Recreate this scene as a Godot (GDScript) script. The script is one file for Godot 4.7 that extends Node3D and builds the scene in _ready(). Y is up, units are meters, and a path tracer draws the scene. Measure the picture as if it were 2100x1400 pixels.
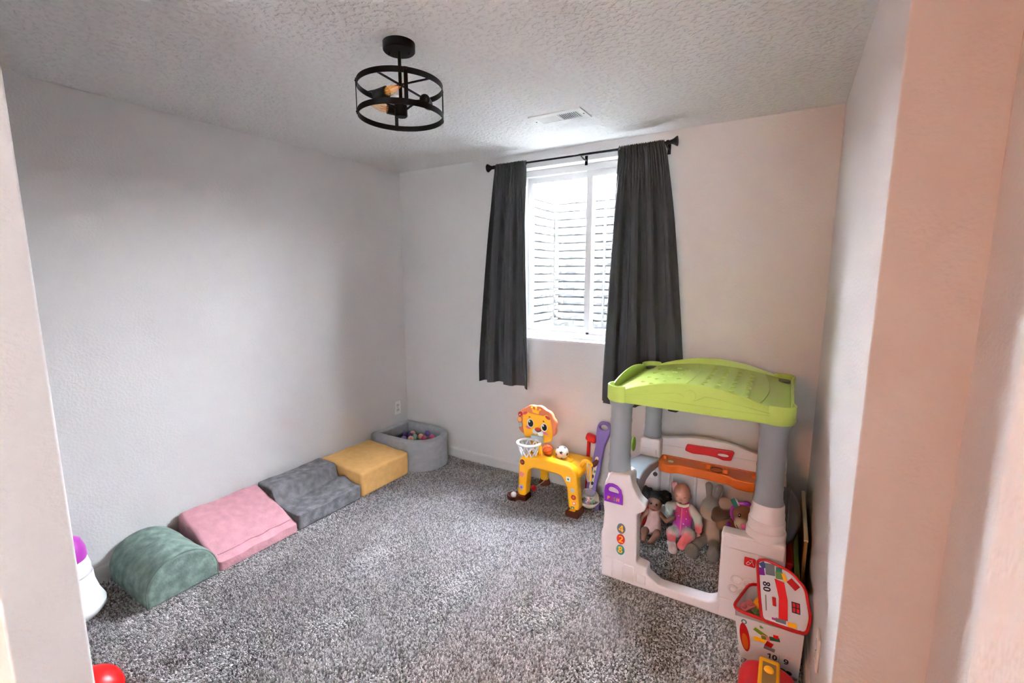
extends Node3D
# A small playroom with a window well, seen from its entry nook. Units are metres, y is up.
# The window wall is z = 0 (room towards +z), the long bare wall is x = 0.

const ROOM_W := 3.124
const ROOM_H := 2.44

var M := {}
var taken := {}
var noise_tex := {}

func _ready() -> void:
	setup_camera_and_light()
	make_materials()
	build_shell()
	build_window()
	build_window_well()
	build_hall()
	build_carpet()
	build_ceiling_light()
	build_vent()
	build_curtains()
	build_outlets()
	build_foam_blocks()
	build_ball_pit()
	build_lion_toy()
	build_popper_and_club()
	build_playhouse()
	build_dolls()
	build_block_bag()
	build_corner_toys()

# ------------------------------------------------------------------ camera, sky, exposure

func setup_camera_and_light() -> void:
	var cam := Camera3D.new()
	cam.name = "camera"
	cam.position = Vector3(2.9453, 1.5779, 2.9915)
	cam.rotation = Vector3(-0.1468, 0.5442, 0.0)
	cam.fov = 73.844
	cam.near = 0.02
	add_child(cam)
	cam.current = true
	var sky_mat := ProceduralSkyMaterial.new()
	sky_mat.sky_top_color = Color(0.70, 0.75, 0.81)
	sky_mat.sky_curve = 0.6
	sky_mat.sky_horizon_color = Color(0.97, 0.985, 1.0)
	sky_mat.ground_bottom_color = Color(0.5, 0.5, 0.48)
	sky_mat.ground_horizon_color = Color(0.8, 0.8, 0.8)
	sky_mat.energy_multiplier = 95.0
	var sky := Sky.new()
	sky.sky_material = sky_mat
	var env := Environment.new()
	env.background_mode = Environment.BG_SKY
	env.sky = sky
	env.tonemap_mode = Environment.TONE_MAPPER_LINEAR
	env.tonemap_exposure = 5.2
	env.sdfgi_enabled = true
	env.ssao_enabled = true
	env.ssil_enabled = true
	var we := WorldEnvironment.new()
	we.name = "environment"
	we.environment = env
	add_child(we)

# ------------------------------------------------------------------ naming

func numbered(n: String) -> String:
	if not taken.has(n):
		taken[n] = 0
		return n
	taken[n] += 1
	return "%s_%03d" % [n, taken[n]]

func tag(o: Node, label: String, category: String, group := "") -> void:
	o.set_meta("label", label)
	o.set_meta("category", category)
	if group != "":
		o.set_meta("group", group)

func thing(called: String, label: String, category: String, at := Vector3.ZERO, turn := 0.0, group := "") -> Node3D:
	var o := Node3D.new()
	o.name = numbered(called)
	add_child(o)
	o.position = at
	o.rotation.y = turn
	tag(o, label, category, group)
	return o

func part(parent: Node, called: String, mesh: Mesh, m: Material, at := Vector3.ZERO, label := "") -> MeshInstance3D:
	var o := MeshInstance3D.new()
	o.name = called
	o.mesh = mesh
	o.material_override = m
	parent.add_child(o, true)
	o.position = at
	if label != "":
		o.set_meta("label", label)
	return o

func solo(called: String, mesh: Mesh, m: Material, label: String, category: String, at := Vector3.ZERO, group := "") -> MeshInstance3D:
	var o := part(self, numbered(called), mesh, m, at)
	tag(o, label, category, group)
	return o

func struct(called: String, mesh: Mesh, m: Material, label: String, category: String, at := Vector3.ZERO) -> MeshInstance3D:
	var o := part(self, called, mesh, m, at)
	o.set_meta("kind", "structure")
	tag(o, label, category)
	return o

# ------------------------------------------------------------------ geometry

class Geo:
	var v := PackedVector3Array()
	var uv := PackedVector2Array()
	var col := PackedColorArray()
	var xf := Transform3D()
	var color := Color.WHITE
	var use_color := false

	func tri(a: Vector3, b: Vector3, c: Vector3) -> void:  # counter-clockwise seen from outside
		v.push_back(xf * a); v.push_back(xf * c); v.push_back(xf * b)
		if use_color:
			col.push_back(color); col.push_back(color); col.push_back(color)

	func quad(a: Vector3, b: Vector3, c: Vector3, d: Vector3) -> void:
		tri(a, b, c); tri(a, c, d)

	func box(lo: Vector3, hi: Vector3) -> void:
		var p := []
		for i in 8:
			p.append(Vector3(hi.x if i & 1 else lo.x, hi.y if i & 2 else lo.y, hi.z if i & 4 else lo.z))
		quad(p[4], p[5], p[7], p[6]); quad(p[1], p[0], p[2], p[3])
		quad(p[5], p[1], p[3], p[7]); quad(p[0], p[4], p[6], p[2])
		quad(p[6], p[7], p[3], p[2]); quad(p[0], p[1], p[5], p[4])

	# rounded box; warp (optional) moves every point
	func rbox(lo: Vector3, hi: Vector3, r: float, seg := 3, warp = null, mid := 1) -> void:
		var c := (lo + hi) / 2.0
		var h := (hi - lo) / 2.0
		r = minf(r, minf(h.x, minf(h.y, h.z)) * 0.999)
		var inner := h - Vector3.ONE * r
		for face in 6:
			var ax := face / 2
			var s := 1.0 if face % 2 == 0 else -1.0
			var u := (ax + 1) % 3
			var w := (ax + 2) % 3
			var cu := coords(h[u], r, seg, mid)
			var cw := coords(h[w], r, seg, mid)
			var grid := []
			for a in cu:
				var row := []
				for b in cw:
					var p := Vector3.ZERO
					p[ax] = s * h[ax]; p[u] = a; p[w] = b
					var q := p.clamp(-inner, inner)
					var n := (p - q).normalized()
					p = q + n * r + c
					if warp != null:
						p = warp.call(p)
					row.append(p)
				grid.append(row)
			for i in cu.size() - 1:
				for j in cw.size() - 1:
					if s > 0:
						quad(grid[i][j], grid[i + 1][j], grid[i + 1][j + 1], grid[i][j + 1])
					else:
						quad(grid[i][j], grid[i][j + 1], grid[i + 1][j + 1], grid[i + 1][j])

	func coords(h: float, r: float, seg: int, mid: int) -> Array:
		var out := []
		for i in seg + 1:
			out.append(-h + r - r * tan((1.0 - float(i) / seg) * PI / 4.0))
		for i in range(1, mid):
			out.append(lerpf(-h + r, h - r, float(i) / mid))
		for i in seg + 1:
			out.append(h - r + r * tan(float(i) / seg * PI / 4.0))
		return out

	func lathe(prof: Array, n := 32, at := Vector3.ZERO, a0 := 0.0, a1 := TAU) -> void:  # prof: Vector2(radius, y), upwards
		for i in n:
			var t0 := lerpf(a0, a1, float(i) / n)
			var t1 := lerpf(a0, a1, float(i + 1) / n)
			var d0 := Vector3(cos(t0), 0, -sin(t0))
			var d1 := Vector3(cos(t1), 0, -sin(t1))
			for j in prof.size() - 1:
				var p: Vector2 = prof[j]
				var q: Vector2 = prof[j + 1]
				var a := at + d0 * p.x + Vector3.UP * p.y
				var b := at + d1 * p.x + Vector3.UP * p.y
				var c := at + d1 * q.x + Vector3.UP * q.y
				var d := at + d0 * q.x + Vector3.UP * q.y
				if p.x < 1e-6:
					tri(a, c, d)
				elif q.x < 1e-6:
					tri(a, b, c)
				else:
					quad(a, b, c, d)

	func ball(c: Vector3, r: Vector3, n := 20, m := 12) -> void:
		var old := xf
		xf = xf * Transform3D(Basis.from_scale(r), c)
		var prof := []
		for j in m + 1:
			var t := -PI / 2 + PI * j / m
			prof.append(Vector2(cos(t) if j > 0 and j < m else 0.0, sin(t)))
		lathe(prof, n)
		xf = old

	func tube(path: Array, radii, n := 10, closed := false, flat := Vector2.ONE) -> void:
		var cnt := path.size()
		var up := Vector3.UP
		var rings := []
		var t0: Vector3 = (path[1] - path[0]).normalized()
		if absf(t0.dot(up)) > 0.9:
			up = Vector3.RIGHT
		var side := t0.cross(up).normalized()
		for i in cnt:
			var nx: Vector3 = path[(i + 1) % cnt] if closed else path[mini(i + 1, cnt - 1)]
			var pv: Vector3 = path[(i - 1 + cnt) % cnt] if closed else path[maxi(i - 1, 0)]
			var t := (nx - pv).normalized()
			side = (side - t * side.dot(t)).normalized()
			var o := t.cross(side)
			var r: float = radii[i] if radii is Array else radii
			var ring := []
			for k in n:
				var a := TAU * k / n
				ring.append(path[i] + (side * cos(a) * flat.x + o * sin(a) * flat.y) * r)
			rings.append(ring)
		for i in (cnt if closed else cnt - 1):
			var j := (i + 1) % cnt
			for k in n:
				var l := (k + 1) % n
				quad(rings[i][k], rings[i][l], rings[j][l], rings[j][k])
		if not closed:
			for k in range(1, n - 1):
				tri(rings[0][0], rings[0][k + 1], rings[0][k])
				tri(rings[cnt - 1][0], rings[cnt - 1][k], rings[cnt - 1][k + 1])

	func rod(a: Vector3, b: Vector3, r: float, n := 10, r2 := -1.0) -> void:
		tube([a, b], [r, r2 if r2 >= 0 else r], n)

	# polygon in x,y (any order), from z0 to z1, with bevelled edges
	func prism(poly: PackedVector2Array, z0: float, z1: float, bevel := 0.0, steps := 2, hole := PackedVector2Array()) -> void:
		if Geometry2D.is_polygon_clockwise(poly):
			poly.reverse()
		if hole.size() and not Geometry2D.is_polygon_clockwise(hole):
			hole.reverse()
		var loops := []
		if bevel > 0:
			for s in steps + 1:
				var a := PI / 2 * s / steps
				loops.append([bevel * (1 - sin(a)), z0 + bevel * (1 - cos(a))])
			for s in steps + 1:
				var a := PI / 2 * (1 - float(s) / steps)
				loops.append([bevel * (1 - sin(a)), z1 - bevel * (1 - cos(a))])
		else:
			loops = [[0.0, z0], [0.0, z1]]
		for ring in ([poly, hole] if hole.size() else [poly]):
			var outs := []
			for l in loops:
				outs.append(inset(ring, l[0]))
			for i in loops.size() - 1:
				for k in ring.size():
					var m: int = (k + 1) % ring.size()
					quad(p3(outs[i][k], loops[i][1]), p3(outs[i][m], loops[i][1]), p3(outs[i + 1][m], loops[i + 1][1]), p3(outs[i + 1][k], loops[i + 1][1]))
		# triangles are found on the outline itself, then moved in with the bevel
		var flat_poly := inset(poly, loops[0][0])
		var idx := Geometry2D.triangulate_polygon(poly)
		if hole.size():
			var h := inset(hole, loops[0][0])
			flat_poly = bridged(flat_poly, h)
			idx = Geometry2D.triangulate_polygon(flat_poly)
		for t in range(0, idx.size(), 3):
			var a := flat_poly[idx[t]]
			var b := flat_poly[idx[t + 1]]
			var c := flat_poly[idx[t + 2]]
			if (b - a).cross(c - a) < 0:
				var sw := b
				b = c
				c = sw
			tri(p3(a, z1), p3(b, z1), p3(c, z1))
			tri(p3(a, z0), p3(c, z0), p3(b, z0))

	func bridged(outer: PackedVector2Array, hole: PackedVector2Array) -> PackedVector2Array:
		var best := INF
		var bi := 0
		var bj := 0
		for i in outer.size():
			for j in hole.size():
				var d := outer[i].distance_squared_to(hole[j])
				if d < best:
					best = d; bi = i; bj = j
		var out := PackedVector2Array()
		for i in bi + 1:
			out.push_back(outer[i])
		for j in hole.size() + 1:
			var q := hole[(bj + j) % hole.size()]
			out.push_back(q + (Vector2(1e-5, 1e-5) if j == hole.size() else Vector2.ZERO))
		out.push_back(outer[bi] + Vector2(1e-5, 1e-5))
		for i in range(bi + 1, outer.size()):
			out.push_back(outer[i])
		return out

	func p3(p: Vector2, z: float) -> Vector3:
		return Vector3(p.x, p.y, z)

	func inset(ring: PackedVector2Array, d: float) -> PackedVector2Array:
		if d == 0:
			return ring
		var out := PackedVector2Array()
		var n := ring.size()
		for i in n:
			var a := (ring[i] - ring[(i - 1 + n) % n]).normalized()
			var b := (ring[(i + 1) % n] - ring[i]).normalized()
			var na := Vector2(-a.y, a.x)
			var nb := Vector2(-b.y, b.x)
			var m := (na + nb)
			m = m / maxf(0.35, m.length_squared() / 2.0)
			out.push_back(ring[i] + m * d)
		return out

	func done(crease := 40.0) -> ArrayMesh:
		var nt := v.size() / 3
		var fn := PackedVector3Array()
		fn.resize(nt)
		var at := {}
		for t in nt:
			var n := (v[t * 3 + 2] - v[t * 3]).cross(v[t * 3 + 1] - v[t * 3])
			fn[t] = n
			for k in 3:
				var key := Vector3i((v[t * 3 + k] * 20000.0).round())
				if at.has(key):
					at[key].push_back(t)
				else:
					at[key] = PackedInt32Array([t])
		var lim := cos(deg_to_rad(crease))
		var nrm := PackedVector3Array()
		nrm.resize(v.size())
		for t in nt:
			var me := fn[t].normalized()
			for k in 3:
				var key := Vector3i((v[t * 3 + k] * 20000.0).round())
				var sum := Vector3.ZERO
				for o in at[key]:
					if me.dot(fn[o].normalized()) >= lim:
						sum += fn[o]
				nrm[t * 3 + k] = sum.normalized() if sum.length_squared() > 1e-24 else Vector3.UP
		var arr := []
		arr.resize(Mesh.ARRAY_MAX)
		arr[Mesh.ARRAY_VERTEX] = v
		arr[Mesh.ARRAY_NORMAL] = nrm
		if uv.size() == v.size():
			arr[Mesh.ARRAY_TEX_UV] = uv
		if col.size() == v.size():
			arr[Mesh.ARRAY_COLOR] = col
		var m := ArrayMesh.new()
		m.add_surface_from_arrays(Mesh.PRIMITIVE_TRIANGLES, arr)
		return m

func box_mesh(lo: Vector3, hi: Vector3) -> ArrayMesh:
	var g := Geo.new()
	g.box(lo, hi)
	return g.done()

func rbox_mesh(lo: Vector3, hi: Vector3, r: float, seg := 3) -> ArrayMesh:
	var g := Geo.new()
	g.rbox(lo, hi, r, seg)
	return g.done(50)

func lathe_mesh(prof: Array, n := 32) -> ArrayMesh:
	var g := Geo.new()
	g.lathe(prof, n)
	return g.done(38)

func tube_mesh(path: Array, r, n := 10, closed := false, flat := Vector2.ONE) -> ArrayMesh:
	var g := Geo.new()
	g.tube(path, r, n, closed, flat)
	return g.done(50)

func ball_mesh(r: Vector3, n := 20, m := 12) -> ArrayMesh:
	var g := Geo.new()
	g.ball(Vector3.ZERO, r, n, m)
	return g.done(180)

func prism_mesh(pts: Array, z0: float, z1: float, bevel := 0.0, steps := 2, hole := []) -> ArrayMesh:
	var g := Geo.new()
	g.prism(PackedVector2Array(pts), z0, z1, bevel, steps, PackedVector2Array(hole))
	return g.done(35)

func ellipse(c: Vector2, r: Vector2, n := 20, turn := 0.0) -> Array:
	var out := []
	for i in n:
		out.append(c + (Vector2(cos(TAU * i / n), sin(TAU * i / n)) * r).rotated(turn))
	return out

func smooth_path(pts: Array, sub := 6, closed := false) -> Array:  # Catmull-Rom through the points (Vector2 or Vector3)
	var out := []
	var n := pts.size()
	for i in (n if closed else n - 1):
		var p0 = pts[(i - 1 + n) % n] if closed else pts[maxi(i - 1, 0)]
		var p1 = pts[i]
		var p2 = pts[(i + 1) % n]
		var p3 = pts[(i + 2) % n] if closed else pts[mini(i + 2, n - 1)]
		for s in sub:
			var t := float(s) / sub
			out.append(0.5 * ((2.0 * p1) + (p2 - p0) * t + (2.0 * p0 - 5.0 * p1 + 4.0 * p2 - p3) * t * t + (3.0 * p1 - p0 - 3.0 * p2 + p3) * t * t * t))
	if not closed:
		out.append(pts[n - 1])
	return out

func round_poly(pts: Array, r: float, steps := 4) -> Array:  # rounded corners on a polygon of Vector2
	var out := []
	var n := pts.size()
	for i in n:
		var p: Vector2 = pts[i]
		var a: Vector2 = pts[(i - 1 + n) % n] - p
		var b: Vector2 = pts[(i + 1) % n] - p
		var d := minf(r, minf(a.length(), b.length()) * 0.45)
		var p0 := p + a.normalized() * d
		var p1 := p + b.normalized() * d
		for s in steps + 1:
			var t := float(s) / steps
			out.append(p0.lerp(p, t).lerp(p.lerp(p1, t), t))
	return out

func text_mesh(s: String, size: float, depth := 0.001, serif := false) -> TextMesh:
	var f := SystemFont.new()
	f.font_names = PackedStringArray(["Droid Serif" if serif else "Droid Sans"])
	f.font_weight = 700
	var t := TextMesh.new()
	t.font = f
	t.text = s
	t.font_size = 64
	t.pixel_size = size / 64.0
	t.depth = depth
	return t

# Surface nets over a smooth union of tapered capsules and ellipsoids.
# prims: ["c", a, b, ra, rb, colour] or ["e", centre, radii, basis, 0, colour]; colours are linear
func blob(prims: Array, cell: float, k: float) -> ArrayMesh:
	var lo := Vector3.ONE * 1e9
	var hi := -lo
	for p in prims:
		var r: float
		if p[0] == "c":
			r = maxf(p[3], p[4])
			lo = lo.min(p[1] - Vector3.ONE * r).min(p[2] - Vector3.ONE * r)
			hi = hi.max(p[1] + Vector3.ONE * r).max(p[2] + Vector3.ONE * r)
		else:
			r = maxf(p[2].x, maxf(p[2].y, p[2].z))
			lo = lo.min(p[1] - Vector3.ONE * r)
			hi = hi.max(p[1] + Vector3.ONE * r)
	lo -= Vector3.ONE * (cell * 3 + k)
	hi += Vector3.ONE * (cell * 3 + k)
	var nx := int((hi.x - lo.x) / cell) + 2
	var ny := int((hi.y - lo.y) / cell) + 2
	var nz := int((hi.z - lo.z) / cell) + 2
	var f := PackedFloat32Array()
	f.resize(nx * ny * nz)
	f.fill(1.0)
	var touched := {}
	for p in prims:
		var plo: Vector3
		var phi: Vector3
		var pad: float = cell * 2 + k
		if p[0] == "c":
			var r: float = maxf(p[3], p[4]) + pad
			plo = p[1].min(p[2]) - Vector3.ONE * r
			phi = p[1].max(p[2]) + Vector3.ONE * r
		else:
			var r: float = maxf(p[2].x, maxf(p[2].y, p[2].z)) + pad
			plo = p[1] - Vector3.ONE * r
			phi = p[1] + Vector3.ONE * r
		var i0 := Vector3i(((plo - lo) / cell).floor()).max(Vector3i.ZERO)
		var i1 := Vector3i(((phi - lo) / cell).ceil()).min(Vector3i(nx - 1, ny - 1, nz - 1))
		for z in range(i0.z, i1.z + 1):
			for y in range(i0.y, i1.y + 1):
				var base := (z * ny + y) * nx
				for x in range(i0.x, i1.x + 1):
					var d := prim_dist(p, lo + Vector3(x, y, z) * cell)
					var o := f[base + x]
					var h := maxf(k - absf(d - o), 0.0) / k
					f[base + x] = minf(d, o) - h * h * k * 0.25
	var vid := {}
	var vs := PackedVector3Array()
	for z in nz - 1:
		for y in ny - 1:
			var base := (z * ny + y) * nx
			for x in nx - 1:
				var b := base + x
				var e := [f[b], f[b + 1], f[b + nx], f[b + nx + 1], f[b + nx * ny], f[b + nx * ny + 1], f[b + nx * ny + nx], f[b + nx * ny + nx + 1]]
				var ins := 0
				for q in 8:
					if e[q] < 0:
						ins += 1
				if ins == 0 or ins == 8:
					continue
				var sum := Vector3.ZERO
				var cnt := 0
				for ed in [[0, 1], [2, 3], [4, 5], [6, 7], [0, 2], [1, 3], [4, 6], [5, 7], [0, 4], [1, 5], [2, 6], [3, 7]]:
					var fa: float = e[ed[0]]
					var fb: float = e[ed[1]]
					if (fa < 0) != (fb < 0):
						var t := fa / (fa - fb)
						var pa := Vector3(ed[0] & 1, (ed[0] >> 1) & 1, ed[0] >> 2)
						var pb := Vector3(ed[1] & 1, (ed[1] >> 1) & 1, ed[1] >> 2)
						sum += pa.lerp(pb, t)
						cnt += 1
				vid[b] = vs.size()
				vs.push_back(lo + (Vector3(x, y, z) + sum / cnt) * cell)
	var cols := PackedColorArray()
	for p in vs:
		var tot := 0.0
		var c := Color(0, 0, 0)
		for q in prims:
			var w := exp(-maxf(prim_dist(q, p), -0.02) / (cell * 0.7))
			tot += w
			c += q[5] * w
		c = c / tot
		c.a = 1.0
		cols.push_back(c)
	var st := SurfaceTool.new()
	st.begin(Mesh.PRIMITIVE_TRIANGLES)
	for i in vs.size():
		st.set_color(cols[i])
		st.add_vertex(vs[i])
	var strides := [1, nx, nx * ny]
	for z in range(1, nz - 1):
		for y in range(1, ny - 1):
			for x in range(1, nx - 1):
				var b := (z * ny + y) * nx + x
				for a in 3:
					var s: int = strides[a]
					if (f[b] < 0) == (f[b + s] < 0):
						continue
					var u: int = strides[(a + 1) % 3]
					var w: int = strides[(a + 2) % 3]
					var q0: int = vid[b - u - w]
					var q1: int = vid[b - w]
					var q2: int = vid[b]
					var q3: int = vid[b - u]
					if f[b] < 0:
						for i in [q0, q2, q1, q0, q3, q2]:
							st.add_index(i)
					else:
						for i in [q0, q1, q2, q0, q2, q3]:
							st.add_index(i)
	st.generate_normals()
	return st.commit()

func prim_dist(p: Array, x: Vector3) -> float:
	if p[0] == "c":
		var ba: Vector3 = p[2] - p[1]
		var pa: Vector3 = x - p[1]
		var l2 := ba.length_squared()
		var t := clampf(pa.dot(ba) / l2, 0, 1) if l2 > 1e-9 else 0.0
		return (pa - ba * t).length() - lerpf(p[3], p[4], t)
	var q: Vector3 = x - p[1]
	if p[3] is Basis:
		q = p[3].transposed() * q
	var n: Vector3 = q / p[2]
	var l := n.length()
	var g: float = (n / p[2]).length()
	return (l * (l - 1.0) / g) if g > 1e-6 else -minf(p[2].x, minf(p[2].y, p[2].z))

func cap(a: Vector3, b: Vector3, ra: float, rb: float, c: Color) -> Array:
	return ["c", a, b, ra, rb, c]

func ell(c: Vector3, r: Vector3, col: Color, basis = null) -> Array:
	return ["e", c, r, basis, 0, col]

# ------------------------------------------------------------------ materials

func noise(key: String, kind: int, freq: float, size := 512, octaves := 3, sd := 1, lo := Color.BLACK, hi := Color.WHITE, mid = null) -> NoiseTexture2D:
	if noise_tex.has(key):
		return noise_tex[key]
	var n := FastNoiseLite.new()
	n.noise_type = kind
	n.frequency = freq
	n.fractal_octaves = octaves
	n.seed = sd
	var t := NoiseTexture2D.new()
	t.width = size
	t.height = size
	t.seamless = true
	t.noise = n
	var gr := Gradient.new()
	if mid == null:
		gr.offsets = PackedFloat32Array([0.0, 1.0])
		gr.colors = PackedColorArray([lo, hi])
	else:
		gr.offsets = PackedFloat32Array([0.0, 0.5, 1.0])
		gr.colors = PackedColorArray([lo, mid, hi])
	t.color_ramp = gr
	noise_tex[key] = t
	return t

func mat(key: String, c: Color, rough := 0.6, metal := 0.0, spec := 0.5) -> StandardMaterial3D:
	var m := StandardMaterial3D.new()
	m.resource_name = key
	m.albedo_color = c
	m.roughness = rough
	m.metallic = metal
	m.metallic_specular = spec
	M[key] = m
	return m

func relief(m: StandardMaterial3D, t: Texture2D, cm: float, scale: float, world := true) -> StandardMaterial3D:
	m.heightmap_enabled = true
	m.heightmap_texture = t
	m.heightmap_scale = cm
	m.uv1_triplanar = true
	m.uv1_world_triplanar = world
	m.uv1_scale = Vector3.ONE * scale
	return m

func patches(m: StandardMaterial3D, t: Texture2D, scale: float, world := true) -> StandardMaterial3D:
	m.albedo_texture = t
	m.uv1_triplanar = true
	m.uv1_world_triplanar = world
	m.uv1_scale = Vector3.ONE * scale
	return m

func make_materials() -> void:
	var S := FastNoiseLite.TYPE_SIMPLEX_SMOOTH
	var peel := noise("peel", S, 0.035, 512, 3, 3)
	var knock := noise("knock", S, 0.02, 1024, 3, 8, Color(0, 0, 0), Color(1, 1, 1), Color(0.85, 0.85, 0.85))
	var fine := noise("fine", S, 0.12, 256, 2, 5)
	relief(mat("wall", Color(0.865, 0.862, 0.86), 0.75, 0, 0.35), peel, 0.10, 3.2)
	relief(mat("ceiling", Color(0.93, 0.93, 0.927), 0.85, 0, 0.3), knock, 0.5, 1.6)
	mat("trim", Color(0.86, 0.86, 0.86), 0.45)
	mat("vinyl", Color(0.9, 0.9, 0.9), 0.35)
	mat("slab", Color(0.40, 0.38, 0.37), 0.95, 0, 0.2)
	var yarn := mat("yarn", Color.WHITE, 0.95, 0, 0.15)
	yarn.vertex_color_use_as_albedo = true
	relief(mat("brick", Color(0.305, 0.305, 0.30), 0.9, 0, 0.25), noise("stone", S, 0.05, 512, 4, 11), 0.5, 5.0)
	mat("mortar", Color(0.05, 0.056, 0.046), 0.95, 0, 0.2)
	relief(mat("gravel", Color(0.80, 0.79, 0.77), 0.95, 0, 0.2), noise("grav", FastNoiseLite.TYPE_CELLULAR, 0.05, 512, 2, 4), 1.5, 4.0)
	mat("grass", Color(0.35, 0.42, 0.25), 0.95)
	mat("galvanised", Color(0.17, 0.17, 0.175), 0.6, 0.2)
	var glass := mat("glass", Color(1, 1, 1, 0.04), 0.02)
	glass.transparency = BaseMaterial3D.TRANSPARENCY_ALPHA
	mat("black_metal", Color(0.03, 0.03, 0.03), 0.5, 0.0, 0.3)
	var amber := mat("amber_glass", Color(1.0, 0.72, 0.32, 0.35), 0.03)
	amber.transparency = BaseMaterial3D.TRANSPARENCY_ALPHA
	mat("filament", Color(0.75, 0.35, 0.2), 0.4, 0.5)
	mat("brass", Color(0.7, 0.55, 0.3), 0.3, 1.0)
	var cloth := relief(mat("curtain", Color(0.25, 0.25, 0.253), 0.9, 0, 0.25), noise("weave", S, 0.2, 256, 1, 2), 0.05, 14.0)
	cloth.rim_enabled = true
	cloth.rim = 0.25
	mat("dark", Color(0.03, 0.03, 0.03), 0.9)
	mat("vent_paint", Color(0.88, 0.88, 0.87), 0.5)
	mat("outlet", Color(0.96, 0.96, 0.95), 0.35)
	# suede and plush: the nap lies in lighter and darker patches
	for f in [["suede_green", Color(0.60, 0.69, 0.65), 0.64], ["suede_pink", Color(0.86, 0.63, 0.665), 0.86], ["suede_grey", Color(0.58, 0.575, 0.585), 0.64], ["suede_yellow", Color(0.92, 0.72, 0.45), 0.93], ["plush_grey", Color(0.70, 0.71, 0.73), 0.90]]:
		var m := mat(f[0], f[1], 0.85, 0, 0.2)
		var d: float = f[2]
		patches(m, noise("nap%.2f" % d, S, 0.012, 512, 4, 21, Color(d, d, d), Color(1, 1, 1)), 2.2)
		m.heightmap_enabled = true
		m.heightmap_texture = fine
		m.heightmap_scale = 0.12
		m.rim_enabled = true
		m.rim = 0.35
		m.rim_tint = 0.7
	for f in [["ball_purple", Color(0.40, 0.33, 0.62)], ["ball_peach", Color(0.90, 0.66, 0.55)], ["ball_mint", Color(0.60, 0.74, 0.65)], ["ball_pink", Color(0.80, 0.33, 0.47)], ["ball_lilac", Color(0.62, 0.55, 0.78)]]:
		mat(f[0], f[1], 0.45)
	# toy plastics
	for f in [["yellow", Color(0.96, 0.68, 0.05)], ["brown", Color(0.36, 0.15, 0.09)], ["mane", Color(0.80, 0.44, 0.29)], ["face_yellow", Color(0.96, 0.68, 0.10)], ["red", Color(0.72, 0.05, 0.06)], ["bright_red", Color(0.84, 0.03, 0.03)], ["white", Color(0.93, 0.93, 0.93)], ["black", Color(0.03, 0.03, 0.035)], ["blush", Color(0.85, 0.38, 0.55)], ["nose", Color(0.70, 0.20, 0.22)], ["silver", Color(0.68, 0.72, 0.73)], ["soft_orange", Color(0.93, 0.62, 0.32)], ["ball_orange", Color(0.83, 0.40, 0.20)], ["purple", Color(0.44, 0.37, 0.62)], ["deep_purple", Color(0.47, 0.08, 0.62)], ["magenta", Color(0.70, 0.25, 0.68)], ["house_white", Color(0.89, 0.87, 0.875)], ["roof_green", Color(0.67, 0.76, 0.35)], ["roof_line", Color(0.60, 0.72, 0.27)], ["column_grey", Color(0.55, 0.58, 0.605)], ["dark_grey", Color(0.38, 0.41, 0.44)], ["orange", Color(0.80, 0.36, 0.09)], ["leaf_green", Color(0.45, 0.62, 0.15)], ["teal", Color(0.16, 0.46, 0.42)], ["blue", Color(0.18, 0.28, 0.50)], ["navy", Color(0.10, 0.12, 0.22)], ["print_white", Color(0.86, 0.88, 0.91)], ["green_block", Color(0.42, 0.55, 0.30)], ["grey_block", Color(0.45, 0.48, 0.52)], ["tan", Color(0.62, 0.48, 0.30)], ["cream", Color(0.90, 0.84, 0.72)], ["wheel", Color(0.20, 0.18, 0.18)], ["coral", Color(0.88, 0.47, 0.47)]]:
		var m := mat(f[0], f[1], 0.38)
		m.metallic_specular = 0.45
	M.roof_green.roughness = 0.3
	M.house_white.roughness = 0.42
	var clear := mat("clear_plastic", Color(1.0, 0.99, 0.98, 0.22), 0.05)
	clear.transparency = BaseMaterial3D.TRANSPARENCY_ALPHA
	var vinyl := mat("clear_vinyl", Color(0.93, 0.93, 0.95, 0.45), 0.2)
	vinyl.transparency = BaseMaterial3D.TRANSPARENCY_ALPHA
	# doll and plush surfaces take their colours from the mesh
	var skin := mat("skin", Color.WHITE, 0.5)
	skin.vertex_color_use_as_albedo = true
	var plush := relief(mat("plush", Color.WHITE, 0.95, 0, 0.15), fine, 0.25, 9.0)
	plush.vertex_color_use_as_albedo = true
	plush.rim_enabled = true
	plush.rim = 0.3
	plush.rim_tint = 0.6
	relief(mat("hair", Color(0.05, 0.035, 0.03), 0.8), noise("curl", FastNoiseLite.TYPE_CELLULAR, 0.06, 256, 2, 9), 0.6, 9.0)
	mat("romper", Color(0.78, 0.62, 0.60), 0.9)
	mat("eye", Color(0.05, 0.03, 0.025), 0.15)
	mat("lips", Color(0.55, 0.22, 0.22), 0.5)
	var blind := mat("blind", Color(0.85, 0.85, 0.85), 0.9, 0, 0.1)  # translucent, so the unseen hall window lights the entry softly
	blind.backlight_enabled = true
	blind.backlight = Color(0.90, 0.90, 0.90)
	var lamp := mat("lamp_glow", Color(1.0, 0.85, 0.7), 0.6)
	lamp.emission_enabled = true
	lamp.emission = Color(1.0, 0.66, 0.38)
	lamp.emission_energy_multiplier = 2.0

# ------------------------------------------------------------------ the room

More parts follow.
